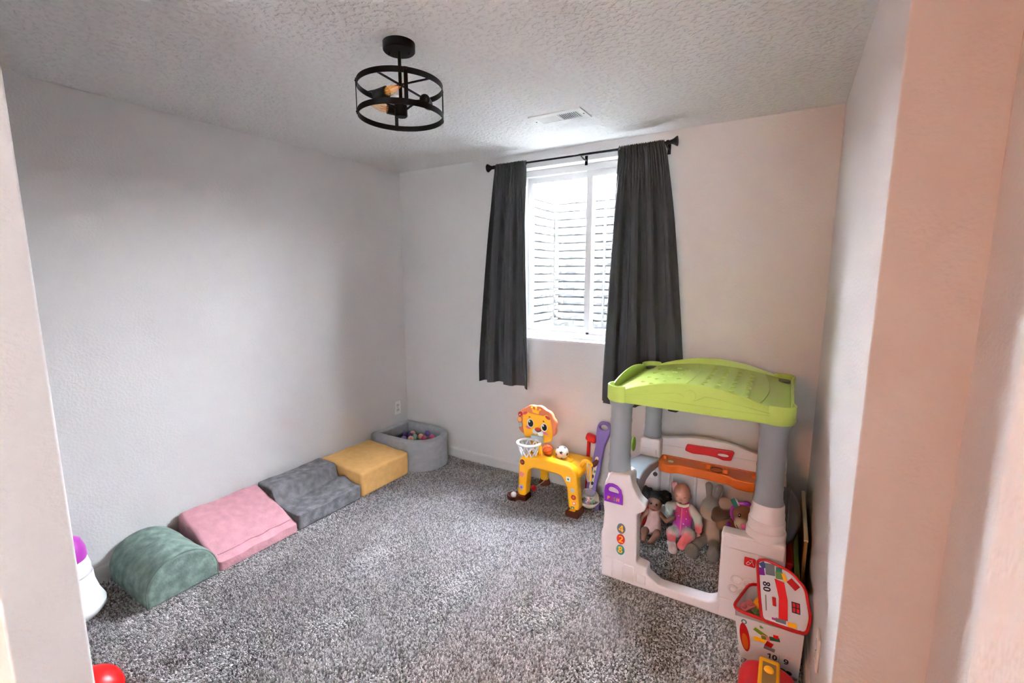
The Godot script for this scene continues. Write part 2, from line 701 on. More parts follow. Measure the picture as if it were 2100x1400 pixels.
func build_shell() -> void:
	struct("floor", box_mesh(Vector3(-0.12, -0.2, -0.2), Vector3(4.0, -0.008, 5.6)), M.slab, "flat floor under the grey carpet", "floor")
	struct("ceiling", box_mesh(Vector3(-0.12, ROOM_H, -0.2), Vector3(4.0, ROOM_H + 0.2, 5.6)), M.ceiling, "white ceiling with knockdown texture", "ceiling")
	struct("wall_left", box_mesh(Vector3(-0.12, -0.2, -0.2), Vector3(0, ROOM_H, 2.82)), M.wall, "long bare grey wall beside the foam blocks", "wall")
	# window wall with its opening
	var g := Geo.new()
	g.box(Vector3(0, -0.2, -0.2), Vector3(1.16, ROOM_H, 0))
	g.box(Vector3(2.22, -0.2, -0.2), Vector3(ROOM_W + 0.2, ROOM_H, 0))
	g.box(Vector3(1.16, -0.2, -0.2), Vector3(2.22, 1.10, 0))
	g.box(Vector3(1.16, 2.335, -0.2), Vector3(2.22, ROOM_H, 0))
	struct("wall_back", g.done(), M.wall, "grey wall with the window and black curtains", "wall")
	struct("wall_right", rbox_mesh(Vector3(ROOM_W, -0.2, -0.1), Vector3(3.5, ROOM_H + 0.01, 1.6234), 0.006), M.wall, "grey wall beside the toy playhouse, ending in an outer corner", "wall")
	struct("wall_right_entry", box_mesh(Vector3(3.306, -0.2, 1.55), Vector3(3.5, ROOM_H, 2.75)), M.wall, "set-back strip of wall behind the outer corner", "wall")
	struct("wall_front", rbox_mesh(Vector3(-0.1, -0.2, 2.7), Vector3(1.646, ROOM_H + 0.01, 2.82), 0.006), M.wall, "wall end on the open side of the room, opposite the window", "wall")
	struct("wall_front_right", rbox_mesh(Vector3(3.036, -0.2, 2.7), Vector3(3.9, ROOM_H + 0.01, 2.82), 0.006), M.wall, "short wall end closing the entry nook", "wall")
	# baseboards
	base("baseboard_left", Vector3(0, 0, 0.014), Vector3(0, 0, 2.7), Vector3(1, 0, 0), "white baseboard behind the foam blocks")
	base("baseboard_back", Vector3(0, 0, 0), Vector3(ROOM_W, 0, 0), Vector3(0, 0, 1), "white baseboard under the window")
	base("baseboard_right", Vector3(ROOM_W, 0, 0.014), Vector3(ROOM_W, 0, 1.6234), Vector3(-1, 0, 0), "white baseboard beside the toy playhouse")
	base("baseboard_front", Vector3(0.014, 0, 2.7), Vector3(1.636, 0, 2.7), Vector3(0, 0, -1), "white baseboard along the wall opposite the window")

func base(called: String, a: Vector3, b: Vector3, out: Vector3, label: String) -> void:
	var g := Geo.new()
	var prof := [[0.0, -0.008], [0.014, -0.008], [0.014, 0.066], [0.011, 0.076], [0.006, 0.083], [0.0, 0.084]]
	for i in prof.size() - 1:
		var p := out * float(prof[i][0]) + Vector3.UP * float(prof[i][1])
		var q := out * float(prof[i + 1][0]) + Vector3.UP * float(prof[i + 1][1])
		g.quad(a + p, b + p, b + q, a + q)
	for e in [a, b]:
		for i in range(1, prof.size() - 1):
			g.tri(e + out * float(prof[0][0]) + Vector3.UP * float(prof[0][1]), e + out * float(prof[i][0]) + Vector3.UP * float(prof[i][1]), e + out * float(prof[i + 1][0]) + Vector3.UP * float(prof[i + 1][1]))
	struct(called, g.done(), M.trim, label, "baseboard")

func frame_mesh(lo: Vector2, hi: Vector2, w: float, z0: float, z1: float) -> ArrayMesh:
	var outer := [lo, Vector2(hi.x, lo.y), hi, Vector2(lo.x, hi.y)]
	var i0 := lo + Vector2(w, w)
	var i1 := hi - Vector2(w, w)
	return prism_mesh(outer, z0, z1, 0.004, 2, [i0, Vector2(i1.x, i0.y), i1, Vector2(i0.x, i1.y)])

func build_window() -> void:
	var w := Node3D.new()
	w.name = "window_1"
	add_child(w)
	w.set_meta("kind", "structure")
	tag(w, "white vinyl sliding window between the black curtains", "window")
	part(w, "window_frame", frame_mesh(Vector2(1.16, 1.10), Vector2(2.22, 2.335), 0.045, -0.18, -0.09), M.vinyl)
	# fixed sash (behind) and sliding sash (in front), overlapping at the middle
	var panes := [[1.20, 1.735, -0.15, -0.125], [1.685, 2.18, -0.125, -0.10]]
	for p in panes:
		var sash := part(w, "sash", frame_mesh(Vector2(p[0], 1.142), Vector2(p[1], 2.293), 0.045, p[2], p[3]), M.vinyl)
		part(sash, "pane", box_mesh(Vector3(p[0] + 0.04, 1.185, (p[2] + p[3]) / 2 - 0.002), Vector3(p[1] - 0.04, 2.25, (p[2] + p[3]) / 2 + 0.002)), M.glass)
	for y in [1.40, 1.98]:
		part(w, "latch", rbox_mesh(Vector3(1.678, y, -0.122), Vector3(1.69, y + 0.06, -0.105), 0.003), M.trim)
	part(w, "catch", rbox_mesh(Vector3(1.705, 1.145, -0.1), Vector3(1.725, 1.157, -0.09), 0.003), M.dark)
	part(w, "sill", rbox_mesh(Vector3(1.16, 1.085, -0.12), Vector3(2.22, 1.104, 0.006), 0.004), M.vinyl)

func build_window_well() -> void:
	var rng := RandomNumberGenerator.new()
	rng.seed = 77
	# a few rough-faced bricks, shared by all courses: unit size 0.196 x 0.063 x 0.05
	var variants := []
	for k in 8:
		var g := Geo.new()
		var cols := 6
		var rows := 3
		var grid := []
		for j in rows + 1:
			var line := []
			for i in cols + 1:
				var edge := i == 0 or i == cols or j == 0 or j == rows
				line.append(Vector3(-0.0985 + 0.197 * i / cols + (0.0 if i in [0, cols] else rng.randf_range(-0.008, 0.008)), -0.029 + 0.058 * j / rows + (rng.randf_range(-0.002, 0.002) if j in [0, rows] else rng.randf_range(-0.005, 0.005)), rng.randf_range(-0.006, 0.002) if edge else rng.randf_range(0.002, 0.016)))
			grid.append(line)
		for j in rows:
			for i in cols:
				g.quad(grid[j][i], grid[j][i + 1], grid[j + 1][i + 1], grid[j + 1][i])
		var back := Vector3(0, 0, -0.10)
		for i in cols:
			g.quad(grid[0][i] + back, grid[0][i + 1] + back, grid[0][i + 1], grid[0][i])
			g.quad(grid[rows][i], grid[rows][i + 1], grid[rows][i + 1] + back, grid[rows][i] + back)
		for j in rows:
			g.quad(grid[j + 1][0] + back, grid[j][0] + back, grid[j][0], grid[j + 1][0])
			g.quad(grid[j][cols] + back, grid[j + 1][cols] + back, grid[j + 1][cols], grid[j][cols])
		variants.append(g.done(25))
	var walls := [
		["wall_well_back", Vector3(1.05, 0.9, -1.1), Vector3(2.37, 2.3, -0.99), Vector3(1.05, 0, -0.905), Vector3(1, 0, 0), 0.0, 6, "rough white brick wall of the window well, facing the window"],
		["wall_well_left", Vector3(0.85, 0.9, -1.1), Vector3(0.96, 2.3, -0.2), Vector3(1.045, 0, -0.2), Vector3(0, 0, -1), PI / 2, 4, "rough white brick side wall of the window well"]]
	for w in walls:
		var o := struct(w[0], box_mesh(w[1], w[2]), M.mortar, w[7], "brick wall")
		for r in 19:
			var y := 0.985 + r * 0.07
			var shift: float = 0.1 if r % 2 == 0 else 0.0
			for i in w[6] + 1:
				var along: float = i * 0.2 + shift
				var b := part(o, "brick", variants[rng.randi() % 8], M.brick)
				b.position = w[3] + w[4] * along + Vector3.UP * y
				if w[5] == 0.0 and (along > 1.35):
					b.queue_free()
					o.remove_child(b)
					continue
				if w[5] != 0.0 and along > 0.66:
					b.scale.x = 0.5
					b.position -= w[4] * (along - 0.65)
				elif along < 0.05:
					b.scale.x = 0.5
					b.position += w[4] * 0.05
				b.rotation.y = w[5]
	struct("wall_well_right", box_mesh(Vector3(2.37, 0.9, -1.1), Vector3(2.52, 2.3, -0.2)), M.brick, "side wall of the window well behind the long curtain", "brick wall")
	struct("floor_well", box_mesh(Vector3(0.85, 0.8, -1.1), Vector3(2.52, 1.085, -0.2)), M.gravel, "pale gravel bed of the window well, bouncing daylight up to the ceiling", "gravel")  # pale and set high, hardly in view, to bounce daylight onto the ceiling
	var gg := Geo.new()
	gg.box(Vector3(-4, 1.9, -7), Vector3(7, 2.28, -1.1))
	gg.box(Vector3(-4, 1.9, -1.1), Vector3(0.85, 2.28, -0.2))
	gg.box(Vector3(2.52, 1.9, -1.1), Vector3(7, 2.28, -0.2))
	struct("ground", gg.done(), M.grass, "lawn around the window well", "ground")
	# escape ladder on the well's brick wall
	var l := thing("escape_ladder", "grey metal ladder hung on the brick wall outside the window", "ladder", Vector3(1.56, 1.085, -0.84))
	for x in [0.0, 0.36]:
		var path := [Vector3(x + 0.02, 0.0, -0.03), Vector3(x, 0.06, 0), Vector3(x, 0.3, 0), Vector3(x, 0.7, 0), Vector3(x, 1.06, 0), Vector3(x + 0.01, 1.11, 0), Vector3(x + 0.045, 1.19, -0.03)]
		part(l, "rail", tube_mesh(smooth_path(path, 4), 0.011, 8), M.galvanised)
	for i in 5:
		part(l, "rung", tube_mesh([Vector3(-0.012, 0.10 + i * 0.215, 0.0), Vector3(0.372, 0.10 + i * 0.215, 0.0)], 0.010, 8), M.galvanised)

func build_hall() -> void:
	struct("wall_hall_left", box_mesh(Vector3(0.7, -0.2, 2.82), Vector3(0.82, ROOM_H, 5.6)), M.wall, "side wall of the hall behind the entry", "wall")
	struct("wall_hall_right", box_mesh(Vector3(3.9, -0.2, 2.7), Vector3(4.0, ROOM_H, 5.6)), M.wall, "far side wall of the hall behind the entry", "wall")
	var hw := Geo.new()  # the hall's end wall, with an opening for the unseen window
	hw.box(Vector3(0.7, -0.2, 5.4), Vector3(2.85, ROOM_H, 5.6))
	hw.box(Vector3(3.85, -0.2, 5.4), Vector3(4.0, ROOM_H, 5.6))
	hw.box(Vector3(2.85, -0.2, 5.4), Vector3(3.85, 0.7, 5.6))
	hw.box(Vector3(2.85, 2.25, 5.4), Vector3(3.85, ROOM_H, 5.6))
	struct("wall_hall_end", hw.done(), M.wall, "end wall of the hall with the opening of an unseen window", "wall")
	var win := Node3D.new()  # out of view behind the entry, placed to light it and the window wall
	win.name = "window_2"
	add_child(win)
	win.set_meta("kind", "structure")
	tag(win, "unseen hall window with translucent white blind, placed to light the entry and window wall", "window")
	part(win, "window_frame", frame_mesh(Vector2(2.85, 0.7), Vector2(3.85, 2.25), 0.05, 5.48, 5.54), M.vinyl)
	part(win, "pane", box_mesh(Vector3(2.89, 0.74, 5.508), Vector3(3.81, 2.21, 5.512)), M.glass)
	part(win, "unseen_roller_blind", box_mesh(Vector3(2.855, 0.705, 5.44), Vector3(3.845, 2.245, 5.441)), M.blind)
	# unseen warm hall lamp, placed to light the outer corner through the entry
	var t := thing("unseen_hall_lamp", "unseen warm ceiling lamp in the hall, placed to light the outer corner and window wall", "lamp", Vector3(1.32, ROOM_H, 4.9))
	part(t, "base_ring", lathe_mesh([Vector2(0, -0.03), Vector2(0.15, -0.03), Vector2(0.155, -0.02), Vector2(0.155, 0), Vector2(0, 0)]), M.trim)
	part(t, "lamp_shade", lathe_mesh([Vector2(0, -0.11), Vector2(0.06, -0.105), Vector2(0.105, -0.085), Vector2(0.135, -0.055), Vector2(0.14, -0.03)]), M.lamp_glow)
	var l := OmniLight3D.new()
	l.name = "unseen_hall_lamp_light"
	l.light_color = Color(1.0, 0.62, 0.38)
	l.light_energy = 0.34
	l.light_size = 0.12
	l.omni_range = 12.0
	l.omni_attenuation = 2.0
	l.shadow_enabled = true
	t.add_child(l)
	l.position = Vector3(0, -0.26, 0)

func build_carpet() -> void:
	# one yarn tuft: two bent strands
	var st := Geo.new()
	for s in [[Vector3(0, 0, 0), Vector3(0.001, 0.007, 0.0005), Vector3(0.0032, 0.0125, 0.001)], [Vector3(0.002, 0, 0.002), Vector3(0.001, 0.006, 0.0035), Vector3(-0.001, 0.0115, 0.0042)]]:
		st.tube(s, [0.0027, 0.0029, 0.0012], 4)
	var mesh := st.done(180)
	var rng := RandomNumberGenerator.new()
	rng.seed = 5
	var lean := FastNoiseLite.new()
	lean.seed = 12
	lean.frequency = 1.6
	lean.fractal_octaves = 2
	var xs := PackedFloat32Array()
	var step := 0.0068
	var spots := PackedVector3Array()
	var z := 0.016
	while z < 2.9:
		var x := 0.016
		while x < 3.3:
			if not (x > ROOM_W - 0.015 and z < 1.63) and not (z > 2.69 and x < 1.66):
				spots.push_back(Vector3(x + rng.randf_range(-0.004, 0.004), -0.009, z + rng.randf_range(-0.004, 0.004)))
			x += step
		z += step
	var mm := MultiMesh.new()
	mm.transform_format = MultiMesh.TRANSFORM_3D
	mm.use_colors = true
	mm.mesh = mesh
	mm.instance_count = spots.size()
	for i in spots.size():
		var p := spots[i]
		var swirl := lean.get_noise_2d(p.x * 1.0 + p.z * 0.4, p.z * 0.55 - p.x * 0.2)
		var tilt := 0.25 + 0.55 * clampf(swirl * 1.6 + 0.35, -0.3, 1.0) + rng.randf_range(-0.15, 0.15)
		var dir := 0.6 + swirl * 2.2 + rng.randf_range(-0.5, 0.5)
		var b := Basis(Vector3(sin(dir), 0, -cos(dir)), tilt) * Basis(Vector3.UP, rng.randf() * TAU)
		b = b.scaled(Vector3.ONE * rng.randf_range(0.85, 1.2))
		mm.set_instance_transform(i, Transform3D(b, p))
		var q := rng.randf()
		var c: Color
		if q < 0.28:
			c = Color(0.25, 0.232, 0.232)
		elif q < 0.62:
			c = Color(0.40, 0.378, 0.378)
		else:
			c = Color(0.60, 0.575, 0.575)
		mm.set_instance_color(i, c * rng.randf_range(0.8, 1.2))
	var o := MultiMeshInstance3D.new()
	o.name = "carpet_pile"
	o.multimesh = mm
	o.material_override = M.yarn
	add_child(o)
	o.set_meta("kind", "stuff")
	tag(o, "grey and brown flecked carpet pile covering the whole floor", "carpet")

# ------------------------------------------------------------------ fittings

func build_ceiling_light() -> void:
	var t := thing("ceiling_light", "black ring cage ceiling light with three amber bulbs", "ceiling light", Vector3(1.616, ROOM_H, 1.62))
	var bm: Material = M.black_metal
	part(t, "canopy", lathe_mesh([Vector2(0, -0.03), Vector2(0.056, -0.03), Vector2(0.06, -0.026), Vector2(0.06, 0.0), Vector2(0, 0.0)], 40), bm)
	part(t, "stem", lathe_mesh([Vector2(0, -0.245), Vector2(0.0065, -0.245), Vector2(0.0065, -0.03)], 14), bm)
	for k in 2:
		var sc := lathe_mesh([Vector2(0, -0.042), Vector2(0.005, -0.041), Vector2(0.006, -0.036), Vector2(0.004, -0.03)], 12)
		part(t, "screw", sc, bm, Vector3(0.032 * (1 if k else -1), 0, 0.02 * (-1 if k else 1)))
	var r := 0.161
	for y in [-0.144, -0.248]:
		part(t, "ring", lathe_mesh([Vector2(r - 0.003, y - 0.02), Vector2(r, y - 0.02), Vector2(r, y), Vector2(r - 0.003, y), Vector2(r - 0.003, y - 0.02)], 72), bm)
	# frame turned so that one strip faces the entry
	var face := atan2(2.945 - 1.616, 2.99 - 1.62) + 0.12
	for k in 4:
		var a := face + k * PI / 2
		var d := Vector3(sin(a), 0, cos(a))
		var s := part(t, "strip", rbox_mesh(Vector3(-0.007, -0.268, -0.0015), Vector3(0.007, -0.144, 0.0015), 0.001, 1), bm)
		s.position = d * (r + 0.0015)
		s.rotation.y = a
		for y in [-0.152, -0.26]:
			part(s, "rivet", ball_mesh(Vector3(0.003, 0.003, 0.002), 8, 6), bm, Vector3(0, y, 0.002))
		var sp := part(t, "spoke", rbox_mesh(Vector3(-0.006, -0.1475, 0.0), Vector3(0.006, -0.1445, r), 0.001, 1), bm)
		sp.rotation.y = a + PI / 4
	part(t, "hub", lathe_mesh([Vector2(0, -0.262), Vector2(0.02, -0.262), Vector2(0.024, -0.258), Vector2(0.024, -0.222), Vector2(0.018, -0.218), Vector2(0.012, -0.206), Vector2(0, -0.206)], 24), bm)
	# three sockets set like a pinwheel round the hub
	for k in 3:
		var pos_a := face + PI / 2 - deg_to_rad([141.0, 21.0, -99.0][k])  # angle from the entry's right hand, seen from below
		var out := Vector3(sin(pos_a), 0, cos(pos_a))
		var dir := Vector3(sin(pos_a + PI / 2), 0.0, cos(pos_a + PI / 2))
		var c := out * 0.098 + Vector3(0, -0.208, 0)
		part(t, "arm", tube_mesh(smooth_path([out * 0.02 + Vector3(0, -0.235, 0), out * 0.05 + Vector3(0, -0.225, 0) - dir * 0.02, c - dir * 0.035, c - dir * 0.028], 5), 0.004, 8), bm)
		var holder := Node3D.new()
		holder.name = "bulb_holder"
		t.add_child(holder, true)
		holder.position = c
		holder.basis = Basis(Quaternion(Vector3.UP, (dir + Vector3.UP * 0.05).normalized()))
		part(holder, "socket", lathe_mesh([Vector2(0, -0.036), Vector2(0.012, -0.036), Vector2(0.0195, -0.03), Vector2(0.0195, 0.028), Vector2(0.0165, 0.028), Vector2(0.0165, 0.01), Vector2(0, 0.01)], 20), bm)
		part(holder, "bulb", lathe_mesh([Vector2(0.010, 0.018), Vector2(0.013, 0.028), Vector2(0.0165, 0.042), Vector2(0.0155, 0.056), Vector2(0.011, 0.070), Vector2(0.006, 0.082), Vector2(0.003, 0.092), Vector2(0.0, 0.098)], 18), M.amber_glass)
		part(holder, "filament", tube_mesh([Vector3(0.004, 0.02, 0), Vector3(0.006, 0.055, 0), Vector3(0, 0.03, 0.004), Vector3(-0.006, 0.055, 0), Vector3(-0.004, 0.02, 0)], 0.0012, 5), M.filament)

func build_vent() -> void:
	var t := thing("ceiling_vent", "white metal ceiling vent with two banks of slats", "vent", Vector3(1.79, ROOM_H, 0.575))
	part(t, "plate", prism_mesh_flat(), M.vent_paint)
	part(t, "dark_duct_sheet", box_mesh(Vector3(-0.125, -0.0005, -0.05), Vector3(0.125, 0.0, 0.05)), M.dark)  # flat black sheet stands in for the unlit hollow behind the slats
	for bank in 2:
		for i in 10:
			var x := (-0.114 + i * 0.0115) if bank == 0 else (0.0105 + i * 0.0115)
			var s := part(t, "slat", box_mesh(Vector3(-0.0068, -0.001, -0.046), Vector3(0.0068, 0.0, 0.046)), M.vent_paint, Vector3(x, -0.0035, 0))
			s.rotation.z = 0.55 if bank == 0 else -0.42
	for x in [-0.143, 0.143]:
		part(t, "screw", lathe_mesh([Vector2(0, -0.009), Vector2(0.004, -0.0085), Vector2(0.0045, -0.006)], 10), M.galvanised, Vector3(x, 0, 0))

func prism_mesh_flat() -> ArrayMesh:
	var g := Geo.new()
	# plate of four strips around two openings, with a bevelled lip
	g.xf = Transform3D(Basis(Vector3.RIGHT, PI / 2), Vector3.ZERO)
	var z0 := 0.0
	var z1 := 0.007
	for b in [[-0.155, -0.083, 0.155, -0.046], [-0.155, 0.046, 0.155, 0.083], [-0.155, -0.046, -0.122, 0.046], [0.122, -0.046, 0.155, 0.046], [-0.005, -0.046, 0.005, 0.046]]:
		g.box(Vector3(b[0], b[1], z0), Vector3(b[2], b[3], z1))
	return g.done()

func build_curtains() -> void:
	var rod := thing("curtain_rod", "thin black curtain rod with finials above the window", "curtain rod", Vector3(0, 2.352, 0.085))
	part(rod, "rod", tube_mesh([Vector3(1.03, 0, 0), Vector3(1.72, 0, 0)], 0.0065, 12), M.black_metal)
	part(rod, "rod", tube_mesh([Vector3(1.70, 0, 0), Vector3(2.27, 0, 0)], 0.008, 12), M.black_metal)
	for s in 2:
		var f := part(rod, "finial", lathe_mesh([Vector2(0, -0.01), Vector2(0.013, -0.01), Vector2(0.013, 0.004), Vector2(0.009, 0.008), Vector2(0.013, 0.014), Vector2(0.013, 0.02), Vector2(0.018, 0.032), Vector2(0.027, 0.046), Vector2(0.029, 0.052), Vector2(0, 0.054)], 24), M.black_metal)
		f.position = Vector3(2.27 if s else 1.03, 0, 0)
		f.rotation.z = -PI / 2 if s else PI / 2
	for x in [1.045, 1.72, 2.258]:
		part(rod, "bracket", tube_mesh(smooth_path([Vector3(x, -0.022, -0.085), Vector3(x, -0.018, -0.03), Vector3(x, -0.012, -0.004), Vector3(x, -0.008, 0.010)], 4), 0.005, 8), M.black_metal)
		part(rod, "bracket_plate", rbox_mesh(Vector3(x - 0.010, -0.05, -0.085), Vector3(x + 0.010, 0.012, -0.080), 0.002), M.black_metal)
	curtain("narrow black curtain beside the ball pit corner of the window wall", 1.055, 1.300, 0.885, 1.338, 0.735, 4, 3, 0.15)
	curtain("wide black curtain hanging down behind the green playhouse roof", 1.968, 2.245, 1.895, 2.43, 0.715, 5, 9, 0.103)

func curtain(label: String, xt0: float, xt1: float, xb0: float, xb1: float, y0: float, folds: int, sd: int, room: float) -> void:
	var t := thing("window_curtain", label, "curtain", Vector3.ZERO, 0.0, "")
	var rng := RandomNumberGenerator.new()
	rng.seed = sd
	var ph := []
	for i in 8:
		ph.append(rng.randf() * TAU)
	var top := 2.366
	var cols := 120
	var rows := 60
	var pts := []
	for j in rows + 1:
		var f := float(j) / rows
		var y := lerpf(top, y0, f)
		var open := pow(clampf(f * 1.1, 0, 1), 0.75)
		var xl := lerpf(xt0, xb0, open)
		var xr := lerpf(xt1, xb1, open)
		var line := []
		for i in cols + 1:
			var u := float(i) / cols
			var w1 := sin(u * TAU * folds * 0.72 + ph[0] + 0.3 * sin(f * 2.0 + ph[5]) + 0.8 * sin(u * 4.0 + ph[6]))
			var w2 := sin(u * TAU * folds * 0.83 + ph[1] + f * 0.5)
			var big := signf(w1) * pow(absf(w1), 0.38) * 0.8 + w2 * 0.2
			var fine := sin(u * TAU * folds * 3.1 + ph[2]) * 0.5 + sin(u * TAU * folds * 4.7 + ph[3]) * 0.5
			var amp_big := lerpf(0.006, 0.052, smoothstep(0.0, 0.30, f))
			var amp_fine := lerpf(0.012, 0.0012, smoothstep(0.0, 0.22, f))
			var zz := lerpf(0.085, 0.075, f) + big * amp_big + fine * amp_fine
			if f < 0.03:
				zz = 0.096 + fine * 0.005  # drawn over the rod
			var ruffle := 0.0
			if j == 0:
				ruffle = 0.004 * sin(u * TAU * folds * 5.1 + ph[4])
			line.append(Vector3(lerpf(xl, xr, u + 0.008 * sin(u * TAU * folds + ph[5])), y + ruffle + (0.006 * sin(u * 5.0 + ph[6]) if j == rows else 0.0), clampf(zz, 0.016, lerpf(0.15, room, smoothstep(0.55, 0.68, f)))))
		pts.append(line)
	var g := Geo.new()
	for j in rows:
		for i in cols:
			g.quad(pts[j + 1][i], pts[j + 1][i + 1], pts[j][i + 1], pts[j][i])
	var n := Vector3(0, 0, -0.004)
	for j in rows:
		g.quad(pts[j + 1][0] + n, pts[j + 1][0], pts[j][0], pts[j][0] + n)
		g.quad(pts[j + 1][cols], pts[j + 1][cols] + n, pts[j][cols] + n, pts[j][cols])
		for i in cols:
			g.quad(pts[j][i] + n, pts[j][i + 1] + n, pts[j + 1][i + 1] + n, pts[j + 1][i] + n)
	for i in cols:
		g.quad(pts[rows][i] + n, pts[rows][i + 1] + n, pts[rows][i + 1], pts[rows][i])
		g.quad(pts[0][i], pts[0][i + 1], pts[0][i + 1] + n, pts[0][i] + n)
	part(t, "cloth", g.done(60), M.curtain)
	# stitched rod pocket: a gathered sleeve round the rod
	var s := Geo.new()
	for i in cols:
		for k in 10:
			var q := []
			for e in [[i, k], [i + 1, k], [i + 1, k + 1], [i, k + 1]]:
				var u := float(e[0]) / cols
				var a: float = TAU * e[1] / 10.0
				var rr: float = 0.013 + 0.003 * sin(u * TAU * folds * 5.1 + ph[4]) + 0.002 * sin(u * TAU * folds * 7.7 + ph[3])
				q.append(Vector3(lerpf(xt0, xt1, u), 2.352 + sin(a) * rr, 0.085 + cos(a) * rr))
			s.quad(q[0], q[1], q[2], q[3])
	part(t, "rod_pocket", s.done(60), M.curtain)

func build_outlets() -> void:
	outlet(Vector3(0, 0.388, 0.128), PI / 2, "white wall outlet above the grey ball pit")
	outlet(Vector3(ROOM_W, 0.33, 1.30), -PI / 2, "white wall outlet beside the bag of building blocks")

func outlet(at: Vector3, turn: float, label: String) -> void:
	var t := thing("wall_outlet", label, "outlet", at, turn)
	part(t, "cover_plate", rbox_mesh(Vector3(-0.036, -0.06, 0.0), Vector3(0.036, 0.06, 0.008), 0.005), M.outlet)
	for y in [-0.022, 0.022]:
		var r := part(t, "receptacle", prism_mesh(round_poly([Vector2(-0.017, y - 0.014), Vector2(0.017, y - 0.014), Vector2(0.017, y + 0.014), Vector2(-0.017, y + 0.014)], 0.012), 0.005, 0.0105, 0.001), M.trim)
		for x in [-0.006, 0.006]:
			part(r, "slot", box_mesh(Vector3(x - 0.001, y - 0.002, 0.010), Vector3(x + 0.001, y + 0.007, 0.0108)), M.dark)
	part(t, "screw", lathe_mesh([Vector2(0.003, 0), Vector2(0.003, 0.002), Vector2(0, 0.0025)], 10), M.galvanised, Vector3(0, 0, 0.007)).rotation.x = PI / 2

# ------------------------------------------------------------------ soft play

func wpart(t: Node3D, called: String, mesh: Mesh, m: Material, label := "") -> MeshInstance3D:  # mesh in room coordinates
	return part(t, called, mesh, m, -t.position, label)

func sag(p: Vector3, amount: float, n: FastNoiseLite) -> Vector3:
	var d := Vector3(n.get_noise_3d(p.x, p.y, p.z), n.get_noise_3d(p.x + 9.0, p.y, p.z), n.get_noise_3d(p.x, p.y + 9.0, p.z))
	return p + d * amount * smoothstep(0.0, 0.03, p.y)

func build_foam_blocks() -> void:
	var n := FastNoiseLite.new()
	n.seed = 31
	n.frequency = 5.0
	n.fractal_octaves = 2
	# green tunnel-shaped block
	var g := Geo.new()
	var prof := []
	for z in [-0.157, -0.1565]:
		prof.append(Vector2(z, 0.0 if z == -0.157 else 0.03))
	for i in 25:
		var a := PI - PI * i / 24.0
		prof.append(Vector2(cos(a) * 0.157, 0.056 + sin(a) * 0.152))
	prof.append(Vector2(0.157, 0.03))
	prof.append(Vector2(0.157, 0.0))
	var warp_green := func(p: Vector3) -> Vector3: return sag(p, 0.008, n)
	end_prism(g, prof, 0.018, 0.465, 0.012, warp_green, 14)
	var t := thing("foam_block", "mint green half-cylinder foam block with suede cover", "foam block", Vector3(0.24, 0, 2.065))
	var lift := g.done(40)
	var body := part(t, "cover", lift, M.suede_green, Vector3(-0.24, 0, 0))
	var seam := []
	for p in prof:
		seam.append(Vector3(0.463, p.y, p.x * 1.0))
	part(body, "seam", tube_mesh(seam, 0.0025, 6), M.suede_green)
	# pink wedge
	t = thing("foam_block", "pink wedge foam block sloping down from the wall", "foam block", Vector3(0.24, 0, 1.67))
	g = Geo.new()
	var warp := func(p: Vector3) -> Vector3:
		var f := clampf((p.x - 0.02) / 0.435, 0, 1)
		p.y *= lerpf(1.0, 0.27, pow(f, 1.15))
		return sag(p, 0.010, n)
	g.rbox(Vector3(0.018, 0, 1.442), Vector3(0.46, 0.21, 1.897), 0.02, 3, warp, 12)
	body = wpart(t, "cover", g.done(50), M.suede_pink)
	var cr := []
	for i in 20:
		var z := lerpf(1.46, 1.88, i / 19.0)
		cr.append(Vector3(0.415 + 0.004 * sin(i * 0.9), 0.0788 + 0.002 * sin(i * 1.3), z) - t.position + t.position)
	part(body, "seam", tube_mesh(cr, 0.003, 6), M.suede_pink)
	# grey two-step block
	t = thing("foam_block", "dark grey two-step stair foam block", "foam block", Vector3(0.24, 0, 1.19))
	g = Geo.new()
	var step_warp := func(p: Vector3) -> Vector3:
		var s := smoothstep(0.185, 0.27, p.x)
		# the cover hangs loose between the two treads, most near the yellow block
		var loose := 0.035 * smoothstep(1.25, 0.95, p.z) * exp(-pow((p.x - 0.29) / 0.06, 2.0))
		p.y *= lerpf(1.0, 0.49, smoothstep(0.19, 0.235, p.x)) if p.y > 0.02 else 1.0
		p.y += loose * smoothstep(0.05, 0.1, p.y) + 0.0 * s
		return sag(p, 0.009, n)
	g.rbox(Vector3(0.018, 0, 0.952), Vector3(0.462, 0.212, 1.433), 0.016, 3, step_warp, 22)
	wpart(t, "cover", g.done(50), M.suede_grey)
	# yellow box
	t = thing("foam_block", "mustard yellow square foam block", "foam block", Vector3(0.24, 0, 0.7))
	g = Geo.new()
	var y_warp := func(p: Vector3) -> Vector3:
		p.y *= lerpf(1.0, 0.87, clampf((p.x - 0.02) / 0.43, 0, 1))
		return sag(p, 0.009, n)
	g.rbox(Vector3(0.018, 0, 0.472), Vector3(0.46, 0.21, 0.942), 0.022, 3, y_warp, 12)
	wpart(t, "cover", g.done(50), M.suede_yellow)

